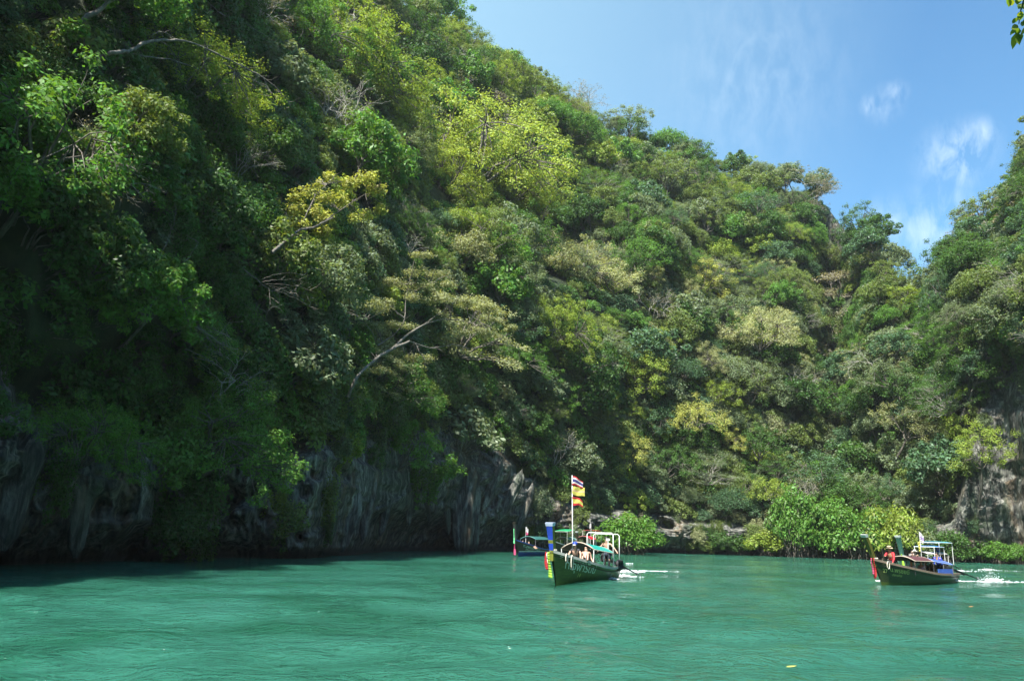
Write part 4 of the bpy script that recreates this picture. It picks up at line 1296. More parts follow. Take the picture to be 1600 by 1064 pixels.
WHITE = paint('white_paint', (0.78, 0.78, 0.75), 0.45)
BLACK = paint('black_rubber', (0.018, 0.018, 0.02), 0.7)
STEEL = paint('dull_steel', (0.35, 0.35, 0.36), 0.4, 0.6)
WOOD = paint('worn_wood', (0.25, 0.16, 0.09), 0.7)
DARKWOOD = paint('dark_wood', (0.07, 0.045, 0.03), 0.6)
ROPE = paint('pale_rope', (0.68, 0.64, 0.52), 0.9)

# ------------------------------------------------------------------ long tail boats
def smoothf(a, b, x):
    t = min(1, max(0, (x - a) / (b - a))); return t * t * (3 - 2 * t)

class Hull:
    def __init__(s, L_, B, bow_z, mid_z=0.62, rake=0.55, stern_z=None):
        s.L, s.B, s.bz, s.mz, s.rk = L_, B, bow_z, mid_z, rake
        s.sz = stern_z or mid_z * 1.0
    def beam(s, u):
        if u < 0.4: return s.B / 2 * (0.62 + 0.38 * math.sin(math.pi / 2 * u / 0.4))
        return s.B / 2 * (max(0.0, 1 - ((u - 0.4) / 0.6) ** 2.7) * 0.93 + 0.07)
    def sheer(s, u):
        return s.mz + (s.sz - s.mz) * (1 - smoothf(0, 0.35, u)) + (s.bz - s.mz) * max(0, (u - 0.28) / 0.72) ** 1.75
    def pt(s, u, t, side, off=0.0):
        zk = -0.32
        zs = s.sheer(u)
        z = zk + (zs - zk) * t
        b = s.beam(u) * (0.02 + 0.98 * min(1, t) ** (0.42 + 0.35 * smoothf(0.5, 1, u)))
        x = -s.L / 2 + s.L * u + (s.rk * max(0, z) ** 1.15 * smoothf(0.55, 1, u)) - 0.22 * (1 - smoothf(0, 0.25, u)) * (z < 9) * (-z + 0.3) * 0.6
        return Vector((x, side * (b + off), z))

def text_on_hull(boat, H, txt, u0, t0, size, side, mat, slant=0.0, name='lettering'):
    cu = bpy.data.curves.new('lettering', 'FONT'); cu.body = txt; cu.size = 1.0; cu.resolution_u = 2
    tmp = bpy.data.objects.new('tmp_text', cu); COL.objects.link(tmp)
    dg = bpy.context.evaluated_depsgraph_get()
    me = bpy.data.meshes.new_from_object(tmp.evaluated_get(dg))
    bpy.data.objects.remove(tmp)
    if not len(me.vertices): return None
    vs = []
    for v in me.vertices:
        u = u0 - (v.co.x + v.co.y * slant) * size / H.L if side > 0 else u0 + (v.co.x + v.co.y * slant) * size / H.L
        u = min(0.99, max(0.02, u))
        t = t0 + v.co.y * size / (H.sheer(u) + 0.32)
        a = H.pt(u, t, side); e = 0.01
        n = (H.pt(u + e, t, side) - a).cross(H.pt(u, t + e, side) - a).normalized()
        if n.y * side < 0: n = -n
        vs.append(a + n * 0.012)
    for v, c in zip(me.vertices, vs): v.co = c
    me.materials.clear(); me.materials.append(mat)
    o = bpy.data.objects.new(name, me); COL.objects.link(o); o.parent = boat
    return o

def make_hull(boat, H, mats, stripe=None):
    """mats: hull side, waterline band, inside"""
    g = Geo(); nu, nt = 44, 12
    for side in (1, -1):
        vs = [H.pt(i / nu, j / nt, side) for i in range(nu + 1) for j in range(nt + 1)]
        for i in range(nu):
            for j in range(nt):
                a, b = i * (nt + 1) + j, (i + 1) * (nt + 1) + j
                f = (a, b, b + 1, a + 1) if side < 0 else (a, a + 1, b + 1, b)
                z = (vs[a].z + vs[a + 1].z + vs[b].z + vs[b + 1].z) / 4
                mi = 1 if (stripe and z < stripe) else 0
                g.add([vs[q] for q in f], [(0, 1, 2, 3)], mi)
    tr = [H.pt(0, j / nt, 1) for j in range(nt + 1)] + [H.pt(0, j / nt, -1) for j in range(nt, -1, -1)]
    g.add(tr, [tuple(range(len(tr)))], 0)
    hull = g.build('hull', mats[:2], boat, True)
    bm_clean(hull)
    # inside: deck boards a little below the rail
    g = Geo(); rows = []
    for i in range(nu + 1):
        u = 0.015 + 0.97 * i / nu
        zd = max(0.22, H.sheer(u) - 0.3) if u > 0.78 else 0.2
        t = (zd + 0.32) / (H.sheer(u) + 0.32)
        a, b = H.pt(u, t, 1, -0.03), H.pt(u, t, -1, -0.03)
        c, d = H.pt(u, 0.985, 1, -0.03), H.pt(u, 0.985, -1, -0.03)
        rows.append((c, a, b, d))
    for r0, r1 in zip(rows[:-1], rows[1:]):
        for q in range(3):
            g.add([r0[q], r1[q], r1[q + 1], r0[q + 1]], [(0, 1, 2, 3)])
    g.build('deck', mats[2], boat)
    # rail cap
    for side in (1, -1):
        g = Geo(); R_ = []
        for i in range(nu + 1):
            p = H.pt(i / nu, 1.0, side)
            o = Vector((0, side, 0))
            R_.append([p + o * 0.05 + Vector((0, 0, -0.08)), p + o * 0.05 + Vector((0, 0, 0.04)), p - o * 0.12 + Vector((0, 0, 0.04)), p - o * 0.12 + Vector((0, 0, -0.05))])
        for r0, r1 in zip(R_[:-1], R_[1:]):
            for q in range(4):
                g.add([r0[q], r1[q], r1[(q + 1) % 4], r0[(q + 1) % 4]], [(0, 1, 2, 3)])
        g.add(R_[0], [(0, 1, 2, 3)])
        g.build('gunwale', mats[3], boat)
    for side in (1, -1):
        g = Geo(); R_ = []
        for i in range(nu + 1):
            u = i / nu; t = 1 - 0.17 / (H.sheer(u) + 0.32)
            a_, b_ = H.pt(u, t, side), H.pt(u, t - 0.05 / (H.sheer(u) + 0.32), side)
            o = Vector((0, side * 0.025, 0))
            R_.append([a_, a_ + o, b_ + o, b_])
        for r0, r1 in zip(R_[:-1], R_[1:]):
            for q in range(3): g.add([r0[q], r1[q], r1[q + 1], r0[q + 1]], [(0, 1, 2, 3)])
        g.build('rub_rail', DARKWOOD, boat)
    for u in (0.2, 0.34, 0.48, 0.62):
        b = H.beam(u) * 0.93
        g = Geo(); x = H.pt(u, 1, 1).x
        g.box((x, 0, H.sheer(u) - 0.16), (0.22, 2 * b, 0.035)); g.build('bench', WOOD, boat)
    return hull

def bm_clean(o):
    import bmesh
    bm = bmesh.new(); bm.from_mesh(o.data); bmesh.ops.remove_doubles(bm, verts=bm.verts, dist=0.0008); bmesh.ops.recalc_face_normals(bm, faces=bm.faces); bm.to_mesh(o.data); bm.free()

def bow_post(boat, H, height, lean, w0, w1, mat, capmat, mid=None):
    g = Geo(); n = 10; rows = []
    p0 = H.pt(1.0, 0.75, 1); p0.y = 0
    z1 = H.bz + height
    for i in range(n + 1):
        t = i / n
        z = p0.z + (z1 - p0.z) * t
        x = p0.x - 0.03 + lean * t ** 1.5
        w = w0 + (w1 - w0) * t ** 1.3; th = 0.16 - 0.04 * t
        rows.append([Vector((x + th, -w / 2 * 0.8, z)), Vector((x + th, w / 2 * 0.8, z)), Vector((x - th / 2, w / 2, z + 0.02)), Vector((x - th / 2, -w / 2, z + 0.02))])
    for i, (r0, r1) in enumerate(zip(rows[:-1], rows[1:])):
        for q in range(4):
            g.add([r0[q], r0[(q + 1) % 4], r1[(q + 1) % 4], r1[q]], [(0, 1, 2, 3)], 1 if (mid and q == 0 and i >= 3 and i != 5) else 0)
    g.add(rows[-1], [(0, 1, 2, 3)])
    g.build('bow_post', [mat, mid or mat], boat)
    g = Geo()
    r = rows[-1]; c = sum(r, Vector()) / 4
    up = Vector((lean * 0.1, 0, 0.15))
    lo = [c + (p - c) * 1.08 - Vector((0, 0, 0.0)) for p in r]; hi = [c + (p - c) * 1.28 + up for p in r]
    for q in range(4): g.add([lo[q], lo[(q + 1) % 4], hi[(q + 1) % 4], hi[q]], [(0, 1, 2, 3)])
    g.add(hi, [(0, 1, 2, 3)]); g.add(lo[::-1], [(0, 1, 2, 3)])
    g.build('post_cap', capmat, boat)
    return c

def ribbon(boat, p, length, w, mat, seed, name='ribbon', sway=0.1):
    rg = random.Random(seed); g = Geo(); n = 10
    A, B = [], []
    for i in range(n + 1):
        t = i / n
        ww = w * (0.55 + 0.6 * t) * (1 + 0.2 * math.sin(5 * t + seed))
        x = p[0] + 0.04 * math.sin(4 * t + seed); y = p[1] + sway * t * t; z = p[2] - length * t
        A.append((x - 0.02, y - ww / 2, z)); B.append((x + 0.04 * math.sin(7 * t), y + ww / 2, z - 0.02 * t))
    for i in range(n): g.add([A[i], B[i], B[i + 1], A[i + 1]], [(0, 1, 2, 3)])
    back = Geo()
    o = g.build(name, mat, boat, True)
    md = o.modifiers.new('thick', 'SOLIDIFY'); md.thickness = 0.012
    return o

def rope_loops(boat, H, seed, n=4):
    rg = random.Random(seed); g = Geo()
    p = H.pt(0.97, 1.0, 1); p.y = 0
    for k in range(3):
        z = p.z - 0.02 + 0.06 * k; r = 0.17
        g.tube([(p.x + 0.02 + r * math.cos(a), r * 0.9 * math.sin(a), z + 0.01 * math.sin(3 * a)) for a in [i * 2 * math.pi / 14 for i in range(15)]], 0.028, 6)
    for k in range(n):
        s = 1 if k % 2 else -1
        q = H.pt(0.93 - 0.02 * k, 1.0, s, 0.03)
        dr = 0.28 + 0.12 * k
        g.tube([(q.x + 0.12 * math.cos(a) + 0.05, q.y + s * 0.05, q.z + 0.05 - dr / 2 + dr / 2 * math.sin(a)) for a in [math.pi / 2 + i * 2 * math.pi / 12 for i in range(13)]], 0.024, 6)
    return g.build('rope', ROPE, boat, True)

def arch_roof(boat, x0, x1, w, z_edge, z_top, mat, rim, posts=True, post_mat=None, z_deck=0.6, sag=0.0, name='canopy', dz=0.0):
    """barrel roof; dz lifts the x1 end"""
    g = Geo(); n, m = 12, 10
    def q(i, j, o=0.0):
        a = -1 + 2 * j / m
        x = x0 + (x1 - x0) * i / n
        return Vector((x, a * w / 2 * (1 + o * 0.02), z_edge + (z_top - z_edge) * (1 - a * a) + dz * i / n + o * 0.035 - sag * math.sin(math.pi * ((i * 3) % n) / n) * (0.5 + 0.5 * math.cos(j))))
    for o, rev in ((1, False), (0, True)):
        vs = [q(i, j, o) for i in range(n + 1) for j in range(m + 1)]
        for i in range(n):
            for j in range(m):
                a, b = i * (m + 1) + j, (i + 1) * (m + 1) + j
                f = [vs[a], vs[b], vs[b + 1], vs[a + 1]]
                g.add(f[::-1] if rev else f, [(0, 1, 2, 3)], 1 if rev else 0)
    o = g.build(name, [mat, paint('roof_underside', (0.07, 0.05, 0.035), 0.7)], boat, True)
    g = Geo()
    for i in (0, n):
        g.tube([q(i, j, 0.5) for j in range(m + 1)], 0.028, 6)
    for j in (0, m):
        g.tube([q(i, j, 0.5) for i in range(n + 1)], 0.024, 6)
    g.build('roof_rim', rim, boat, True)
    if posts:
        for i in (0, n // 2, n):
            for j in (0, m):
                p = q(i, j)
                g = Geo(); g.tube([(p.x, p.y * 0.97, z_deck), (p.x, p.y, p.z)], 0.022, 6)
                g.build('roof_post', post_mat or STEEL, boat)
    return o

def flat_roof(boat, x0, x1, w, z, mat, rim, z_deck, dz=0.0, name='canopy', postmat=None):
    g = Geo(); g.v = []
    n = 8
    for i in range(n):
        xa, xb = x0 + (x1 - x0) * i / n, x0 + (x1 - x0) * (i + 1) / n
        for y0, y1, za, zb in ((-w / 2, -w / 6, 0, 0.07), (-w / 6, w / 6, 0.07, 0.07), (w / 6, w / 2, 0.07, 0)):
            g.add([(xa, y0, z + za + dz * i / n), (xb, y0, z + za + dz * (i + 1) / n), (xb, y1, z + zb + dz * (i + 1) / n), (xa, y1, z + zb + dz * i / n)], [(0, 1, 2, 3)])
    o = g.build(name, mat, boat)
    md = o.modifiers.new('thick', 'SOLIDIFY'); md.thickness = 0.03
    g = Geo()
    g.tube([(x0, -w / 2, z), (x1, -w / 2, z + dz), (x1, w / 2, z + dz), (x0, w / 2, z), (x0, -w / 2, z)], 0.03, 6)
    g.build('roof_rim', rim, boat)
    for x, zz in ((x0 + 0.05, z), (x1 - 0.05, z + dz)):
        for s in (-1, 1):
            g = Geo(); g.tube([(x, s * (w / 2 - 0.05), z_deck), (x, s * (w / 2 - 0.05), zz)], 0.024, 6); g.build('roof_post', postmat or rim, boat)
    return o

def engine(boat, H, yaw=0.0, length=4.6, lift=0.9):
    x = -H.L / 2 + 0.75; z = H.sheer(0.05) + 0.35
    e = Geo()
    e.box((x, 0, z + 0.08), (0.62, 0.34, 0.36), 0, yaw, 0.85)
    e.box((x + 0.05, 0, z + 0.33), (0.34, 0.22, 0.16), 0, yaw, 0.7)
    e.tube([(x + 0.2, 0.2, z + 0.1), (x + 0.25, 0.32, z + 0.2), (x - 0.3, 0.34, z + 0.3)], 0.045, 6)
    e.tube([(x + 0.28, 0, z + 0.1), (x + 0.42, 0, z + 0.1)], 0.13, 10)
    eng = e.build('engine', paint('engine_metal', (0.06, 0.06, 0.065), 0.5, 0.4), boat)
    s = Geo()
    dx, dy = -math.cos(yaw), -math.sin(yaw)
    a = Vector((x - 0.25, 0, z + 0.05)); b = Vector((x + dx * length, dy * length, 0.02 + lift * 0.1))
    s.tube([a, b], [0.075, 0.03], 8)
    m = a.lerp(b, 0.55)
    s.tube([a + Vector((0, 0, -0.08)), m + Vector((0, 0, -0.09))], [0.05, 0.035], 6)
    s.build('tail_shaft', paint('shaft_black', (0.02, 0.02, 0.022), 0.45), boat)
    p = Geo()
    for k in range(3):
        t = k * 2.094
        q = Vector((0, math.cos(t), math.sin(t)))
        r = Vector((0, -math.sin(t), math.cos(t)))
        p.add([b + q * 0.02, b + q * 0.12 + r * 0.05 + Vector((0.02, 0, 0)), b + q * 0.17, b + q * 0.12 - r * 0.05 - Vector((0.02, 0, 0))], [(0, 1, 2, 3)])
    o = p.build('propeller', STEEL, boat); md = o.modifiers.new('thick', 'SOLIDIFY'); md.thickness = 0.01
    t = Geo(); t.tube([(x + 0.2, 0.05, z + 0.2), (x + 0.75, 0.12, z + 0.42), (x + 1.15, 0.14, z + 0.42)], 0.022, 6)
    t.build('tiller', STEEL, boat)

def tyre(boat, p, axis='y'):
    g = Geo(); n, k, R0, r0 = 18, 8, 0.2, 0.075
    vs, fs = [], []
    for i in range(n):
        a = i * 2 * math.pi / n
        for j in range(k):
            b = j * 2 * math.pi / k
            rr = R0 + r0 * math.cos(b)
            vs.append((p[0] + rr * math.cos(a), p[1] + r0 * 1.1 * math.sin(b), p[2] + rr * math.sin(a)))
            fs.append((i * k + j, i * k + (j + 1) % k, ((i + 1) % n) * k + (j + 1) % k, ((i + 1) % n) * k + j))
    g.add(vs, fs)
    return g.build('tyre_fender', BLACK, boat, True)

def flag(boat, p, L_, h, mats, rows, seed, droop=0.2, dirv=(-1, 0, 0), name='flag', taper=0.0):
    """p top of hoist; waves away from the pole along dirv"""
    g = Geo(); n = 14; m = len(rows) * 2
    d = Vector(dirv).normalized(); s = Vector((-d.y, d.x, 0))
    def q(i, j):
        t, v = i / n, j / m
        w = 0.09 * L_ * math.sin(t * 7 + v * 2.5 + seed) * t ** 0.6
        hh = h * (1 - taper * t)
        return Vector(p) + d * (L_ * t * (1 - 0.12 * t)) + s * (w + 0.04 * math.sin(9 * t + 4 * v + seed)) + Vector((0, 0, -hh * v - droop * L_ * t ** 1.6 + 0.05 * h * math.sin(6 * t + seed)))
    vs = [q(i, j) for i in range(n + 1) for j in range(m + 1)]
    for i in range(n):
        for j in range(m):
            a, b = i * (m + 1) + j, (i + 1) * (m + 1) + j
            g.add([vs[a], vs[b], vs[b + 1], vs[a + 1]], [(0, 1, 2, 3)], rows[j // 2] if not callable(rows) else 0)
    o = g.build(name, mats, boat, True)
    md = o.modifiers.new('thick', 'SOLIDIFY'); md.thickness = 0.008
    return o

def emblem(parent, p, r, mat, dirv):
    pass

# ------------------------------------------------------------------ people
def skin_body(name, joints, edges, radii, mat, parent, sub=2, root='hip'):
    names = list(joints)
    me = bpy.data.meshes.new(name)
    me.from_pydata([tuple(joints[k]) for k in names], [(names.index(a), names.index(b)) for a, b in edges], [])
    o = bpy.data.objects.new(name, me); COL.objects.link(o); o.parent = parent
    me.materials.append(mat)
    o.modifiers.new('skin', 'SKIN')
    o.modifiers['skin'].use_smooth_shade = True
    sv = me.skin_vertices[0].data
    for i, k in enumerate(names):
        r = radii[k]
        sv[i].radius = (r, r) if not isinstance(r, tuple) else r
        sv[i].use_root = (k == root)
    s = o.modifiers.new('sub', 'SUBSURF'); s.levels = s.render_levels = sub
    return o

SKIN = paint('skin', (0.50, 0.31, 0.22), 0.55, grime=0.12)
TAN = paint('tanned_skin', (0.36, 0.20, 0.12), 0.5, grime=0.12)
HAIR = paint('black_hair', (0.015, 0.012, 0.01), 0.5, grime=0.3)

def person(loc, heading, pose, label, skin=SKIN, shirt=None, shorts=None, hat=None, hair=HAIR, lean=0.0, arms=None, scale=1.0, sleeves=False, curly=False, vest=None, tw=0.0):
    """x forward, z up; loc = feet for standing, seat for sitting"""
    root = empty('person', loc, (0, 0, heading)); root.scale = (scale,) * 3
    tag(root, label, 'person')
    V = Vector
    if pose == 'stand':
        hip = V((0, 0, 0.92)); legs = {'knL': V((0.06, 0.12, 0.5)), 'anL': V((0, 0.13, 0.08)), 'toL': V((0.17, 0.15, 0.04)), 'knR': V((0.03, -0.12, 0.5)), 'anR': V((-0.03, -0.13, 0.08)), 'toR': V((0.14, -0.15, 0.04))}
    elif pose == 'crouch':
        hip = V((-0.1, 0, 0.62)); legs = {'knL': V((0.3, 0.14, 0.5)), 'anL': V((0.0, 0.14, 0.08)), 'toL': V((0.17, 0.15, 0.04)), 'knR': V((0.28, -0.14, 0.46)), 'anR': V((-0.06, -0.13, 0.08)), 'toR': V((0.11, -0.15, 0.04))}
    elif pose == 'recline':
        hip = V((0, 0, 0.12)); legs = {'knL': V((0.4, 0.12, 0.34)), 'anL': V((0.74, 0.12, 0.06)), 'toL': V((0.86, 0.13, 0.14)), 'knR': V((0.43, -0.12, 0.26)), 'anR': V((0.8, -0.14, 0.05)), 'toR': V((0.93, -0.15, 0.13))}
    else:
        hip = V((0, 0, 0.12)); legs = {'knL': V((0.42, 0.13, 0.12)), 'anL': V((0.44, 0.13, -0.3)), 'toL': V((0.6, 0.14, -0.34)), 'knR': V((0.42, -0.13, 0.12)), 'anR': V((0.42, -0.13, -0.3)), 'toR': V((0.58, -0.14, -0.34))}
    up = V((math.sin(lean), 0, math.cos(lean))); fw = V((math.cos(lean), 0, -math.sin(lean)))
    J = {'hip': hip, 'waist': hip + up * 0.18, 'chest': hip + up * 0.38 + fw * 0.01, 'neck': hip + up * 0.54}
    nk = J['neck']; hl = lean * 0.35
    hu = V((math.sin(hl), 0, math.cos(hl))); hf = V((math.cos(hl), 0, -math.sin(hl)))
    J['jaw'] = nk + hu * 0.09 + hf * 0.025; J['head'] = nk + hu * 0.17 + hf * 0.02; J['crown'] = nk + hu * 0.25 + hf * 0.0
    J['nose'] = J['head'] + hf * 0.115 - hu * 0.015; J['chin'] = J['jaw'] + hf * 0.07
    J.update({'shL': hip + up * 0.49 + V((0, 0.185, 0)), 'shR': hip + up * 0.49 + V((0, -0.185, 0))})
    J.update(legs)
    J['thL'] = hip + V((0.03, 0.09, -0.04)); J['thR'] = hip + V((0.03, -0.09, -0.04))
    if arms is None: arms = {'L': ((0.05, 0.25, 0.22), (0.2, 0.2, 0.02)), 'R': ((0.05, -0.25, 0.22), (0.2, -0.2, 0.02))}
    E = [('hip', 'waist'), ('waist', 'chest'), ('chest', 'neck'), ('neck', 'jaw'), ('jaw', 'head'), ('head', 'crown'), ('head', 'nose'), ('jaw', 'chin'),
         ('hip', 'thL'), ('hip', 'thR'), ('thL', 'knL'), ('thR', 'knR'), ('knL', 'anL'), ('knR', 'anR'), ('anL', 'toL'), ('anR', 'toR'), ('chest', 'shL'), ('chest', 'shR')]
    Rr = {'hip': (0.15, 0.12), 'waist': (0.135, 0.11), 'chest': (0.165, 0.12), 'neck': 0.058, 'jaw': (0.07, 0.075), 'head': (0.085, 0.1), 'crown': 0.06, 'nose': 0.014, 'chin': 0.025,
          'thL': 0.088, 'thR': 0.088, 'knL': 0.058, 'knR': 0.058, 'anL': 0.04, 'anR': 0.04, 'toL': (0.045, 0.025), 'toR': (0.045, 0.025), 'shL': 0.066, 'shR': 0.066}
    for s, sg in (('L', 1), ('R', -1)):
        el, ha = V(arms[s][0]), V(arms[s][1])
        base = J['sh' + s]
        J['el' + s] = V((hip.x, 0, hip.z)) + el; J['wr' + s] = V((hip.x, 0, hip.z)) + ha
        d = (J['wr' + s] - J['el' + s]).normalized()
        J['pa' + s] = J['wr' + s] + d * 0.07
        E += [('sh' + s, 'el' + s), ('el' + s, 'wr' + s), ('wr' + s, 'pa' + s)]
        Rr.update({'el' + s: 0.043, 'wr' + s: 0.03, 'pa' + s: (0.038, 0.02)})
        sd = d.cross(V((0, 0, 1))); sd = sd.normalized() if sd.length > 0.1 else V((1, 0, 0))
        for f in range(4):
            k1, k2 = f'f{f}{s}', f'g{f}{s}'
            ln = (0.04, 0.046, 0.042, 0.034)[f]
            J[k1] = J['pa' + s] + sd * (f - 1.5) * 0.022 + d * (0.035 + ln * 0.4); J[k2] = J[k1] + d * ln * 0.8 + V((0, 0, -0.022))
            E += [('pa' + s, k1), (k1, k2)]; Rr[k1] = 0.0095; Rr[k2] = 0.008
        J['tb' + s] = J['wr' + s] + d * 0.045 - sd * 0.048; J['tc' + s] = J['tb' + s] + d * 0.035 - sd * 0.01
        E += [('wr' + s, 'tb' + s), ('tb' + s, 'tc' + s)]; Rr['tb' + s] = 0.012; Rr['tc' + s] = 0.009
    skin_body('body', J, E, Rr, skin, root, 1)
    def sub(nm, keys, mat, grow, extra=(), ends=None):
        ks = [k for k in keys]
        jj = {k: J[k] for k in ks}
        if ends:
            for k, (a, b, f) in ends.items(): jj[k] = J[a].lerp(J[b], f)
        ee = [(a, b) for a, b in list(E) + list(extra) if a in jj and b in jj]
        rr = {}
        for k in jj:
            q = Rr.get(k, None)
            if q is None: q = 0.07 if nm != 'shirt' else 0.056
            rr[k] = tuple(v + grow for v in q) if isinstance(q, tuple) else q + grow
        return skin_body(nm, jj, ee, rr, mat, root, 1, 'hip' if 'hip' in jj else ks[0])
    if shirt:
        k = ['hip', 'waist', 'chest', 'shL', 'shR'] + (['elL', 'elR', 'wrL', 'wrR'] if sleeves else [])
        sub('shirt', k, shirt, 0.016, [] if sleeves else [('shL', 'slL'), ('shR', 'slR')], None if sleeves else {'slL': ('shL', 'elL', 0.55), 'slR': ('shR', 'elR', 0.55)})
    if vest:
        sub('vest', ['waist', 'chest'], vest, 0.035)
    if shorts:
        sub('shorts', ['hip', 'thL', 'thR', 'knL', 'knR'] if pose != 'stand' else ['hip', 'thL', 'thR'], shorts, 0.02, [('thL', 'slL'), ('thR', 'slR')] if pose == 'stand' else (), {'slL': ('thL', 'knL', 0.8), 'slR': ('thR', 'knR', 0.8)} if pose == 'stand' else None)
    # hair: a lumpy cap over the back and top of the skull
    hc = J['head'] + hu * 0.035 - hf * 0.015
    rg = np.random.default_rng(len(label))
    g = Geo(); nu_, nv_ = 16, 9; vs = []
    for i in range(nu_):
        a = i * 2 * math.pi / nu_
        for j in range(nv_):
            b = j / (nv_ - 1) * math.pi * (0.62 if math.cos(a) < 0.3 else 0.42)
            r = (0.125 if curly else 0.108) * (1 + (0.12 if curly else 0.05) * rg.normal())
            if j == 0: r = 0.11 if not curly else 0.13
            d = hf * (math.cos(a) * math.sin(b)) + V((0, 1, 0)) * (math.sin(a) * math.sin(b)) * 0.9 + hu * math.cos(b)
            vs.append(hc + d * r)
    fs = [(i * nv_ + j, ((i + 1) % nu_) * nv_ + j, ((i + 1) % nu_) * nv_ + j + 1, i * nv_ + j + 1) for i in range(nu_) for j in range(nv_ - 1)]
    g.add(vs, fs); g.build('hair', hair, root, True)
    if hat:
        kind, hm, band = hat
        g = Geo(); c = J['head'] + hu * 0.075; n = 18
        prof = [(0.2, 0.0, 1), (0.125, 0.015, 0), (0.122, 0.05, 1), (0.115, 0.1, 0), (0.08, 0.125, 0), (0.0, 0.13, 0)] if kind == 'brim' else [(0.122, -0.01, 0), (0.122, 0.04, 0), (0.1, 0.085, 0), (0.05, 0.108, 0), (0.0, 0.112, 0)]
        vs = []
        for rr, zz, _ in prof:
            for i in range(n):
                a = i * 2 * math.pi / n
                vs.append(c + hf * math.cos(a) * rr + V((0, 1, 0)) * math.sin(a) * rr + hu * (zz + (0.02 * math.cos(2 * a) if rr > 0.15 else 0)))
        for q in range(len(prof) - 1):
            g.add([vs[q * n + i] for i in range(n)] + [vs[(q + 1) * n + i] for i in range(n)], [(i, (i + 1) % n, n + (i + 1) % n, n + i) for i in range(n)], 1 if (kind == 'brim' and q == 1) else 0)
        if kind == 'cap':
            g.add([c + hf * 0.11 + V((0, -0.08, 0)), c + hf * 0.2 + V((0, -0.06, 0)) - hu * 0.01, c + hf * 0.2 + V((0, 0.06, 0)) - hu * 0.01, c + hf * 0.11 + V((0, 0.08, 0))], [(0, 1, 2, 3)], 1)
        o = g.build('hat' if kind == 'brim' else 'cap', [hm, band], root, True)
        md = o.modifiers.new('thick', 'SOLIDIFY'); md.thickness = 0.008
    return root

# ------------------------------------------------------------------ boat one, green hull coming towards us
def boat_pose(bow, stern, L_):
    a, b = water_pt(*bow), water_pt(*stern)
    d = (a - b); h = math.atan2(d.y, d.x)
    c = a - d.normalized() * L_ / 2
    c.z = 0
    return c, h
def to_world(boat, p): return Matrix.Translation(boat.location) @ Matrix.Rotation(boat.rotation_euler.z, 4, 'Z') @ Vector(p)

GREEN = paint('green_gloss_hull', (0.085, 0.125, 0.024), 0.3, grime=0.5)
DKGREEN = paint('dark_green_hull', (0.045, 0.058, 0.022), 0.3, grime=0.4)
GREYRAIL = paint('grey_rail', (0.45, 0.47, 0.42), 0.6)
BLUE = paint('blue_paint', (0.02, 0.06, 0.42), 0.4)
YELLOWGREEN = paint('yellow_green_paint', (0.19, 0.21, 0.03), 0.5)
TEAL = paint('teal_tarp', (0.02, 0.42, 0.34), 0.5, trans=0.25)
LETTER = paint('pale_green_lettering', (0.62, 0.76, 0.64), 0.5, grime=0.1)
YLET = paint('yellow_lettering', (0.62, 0.66, 0.2), 0.5, grime=0.1)
RED = paint('red_cloth', (0.5, 0.02, 0.025), 0.7, trans=0.2)
YELLOW = paint('yellow_cloth', (0.72, 0.68, 0.14), 0.7, trans=0.3)
LIME = paint('lime_cloth', (0.35, 0.6, 0.05), 0.7, trans=0.25)
WCLOTH = paint('white_cloth', (0.75, 0.74, 0.74), 0.7, trans=0.3)
NAVY = paint('navy_cloth', (0.03, 0.03, 0.18), 0.7, trans=0.15)
PINK = paint('pink_cloth', (0.6, 0.08, 0.2), 0.7, trans=0.2)
MINT = paint('mint_cloth', (0.2, 0.8, 0.35), 0.7, trans=0.3)

c, h = boat_pose((868, 911), (956, 903), 7.0)
b1 = empty('longtail_boat', c, (0, 0, h))
tag(b1, 'green longtail boat with blue topped bow and tall flagpole', 'boat', 'longtail boats on the lagoon')
H1 = Hull(7.0, 1.95, 1.42, 0.62, 0.35)
make_hull(b1, H1, [GREEN, paint('moss_waterline', (0.11, 0.15, 0.02), 0.5), paint('teal_deck', (0.04, 0.16, 0.13), 0.6), GREYRAIL], 0.06)
pc = bow_post(b1, H1, 1.08, 0.32, 0.21, 0.38, YELLOWGREEN, paint('blue_white_cap', (0.5, 0.58, 0.75), 0.4), BLUE)
bp = H1.pt(1.0, 1.0, 1)
ribbon(b1, (bp.x + 0.2, -0.02, bp.z - 0.05), 1.1, 0.17, LIME, 2, 'ribbon')
tag(b1.children[-1], 'lime ribbon')
ribbon(b1, (bp.x + 0.16, -0.2, bp.z - 0.05), 0.75, 0.13, RED, 5, 'ribbon')
tag(b1.children[-1], 'red ribbon')
rope_loops(b1, H1, 3)
arch_roof(b1, -1.7, 1.0, 1.7, 1.28, 1.6, TEAL, paint('tan_rim', (0.5, 0.42, 0.33), 0.6), True, WHITE, 0.6, 0.02, dz=0.2)
g = Geo(); xf = -1.95
g.tube([(xf, -0.72, 0.6), (xf, -0.72, 2.22), (xf, -0.64, 2.3), (xf, 0.64, 2.3), (xf, 0.72, 2.22), (xf, 0.72, 0.6)], 0.028, 8); g.build('roof_frame', WHITE, b1, True)
g = Geo(); g.tube([(xf - 0.9, -0.72, 0.6), (xf - 0.9, -0.72, 2.18), (xf - 0.9, -0.64, 2.25), (xf - 0.9, 0.64, 2.25), (xf - 0.9, 0.72, 2.18), (xf - 0.9, 0.72, 0.6)], 0.025, 8); g.build('roof_frame', WHITE, b1, True)
g = Geo(); g.tube([(xf + 0.15, 0.5, 0.6), (xf + 0.15, 0.5, 1.95)], 0.024, 6); g.box((xf + 0.15, 0.5, 1.98), (0.06, 0.2, 0.1)); g.build('boat_hook', WHITE, b1)
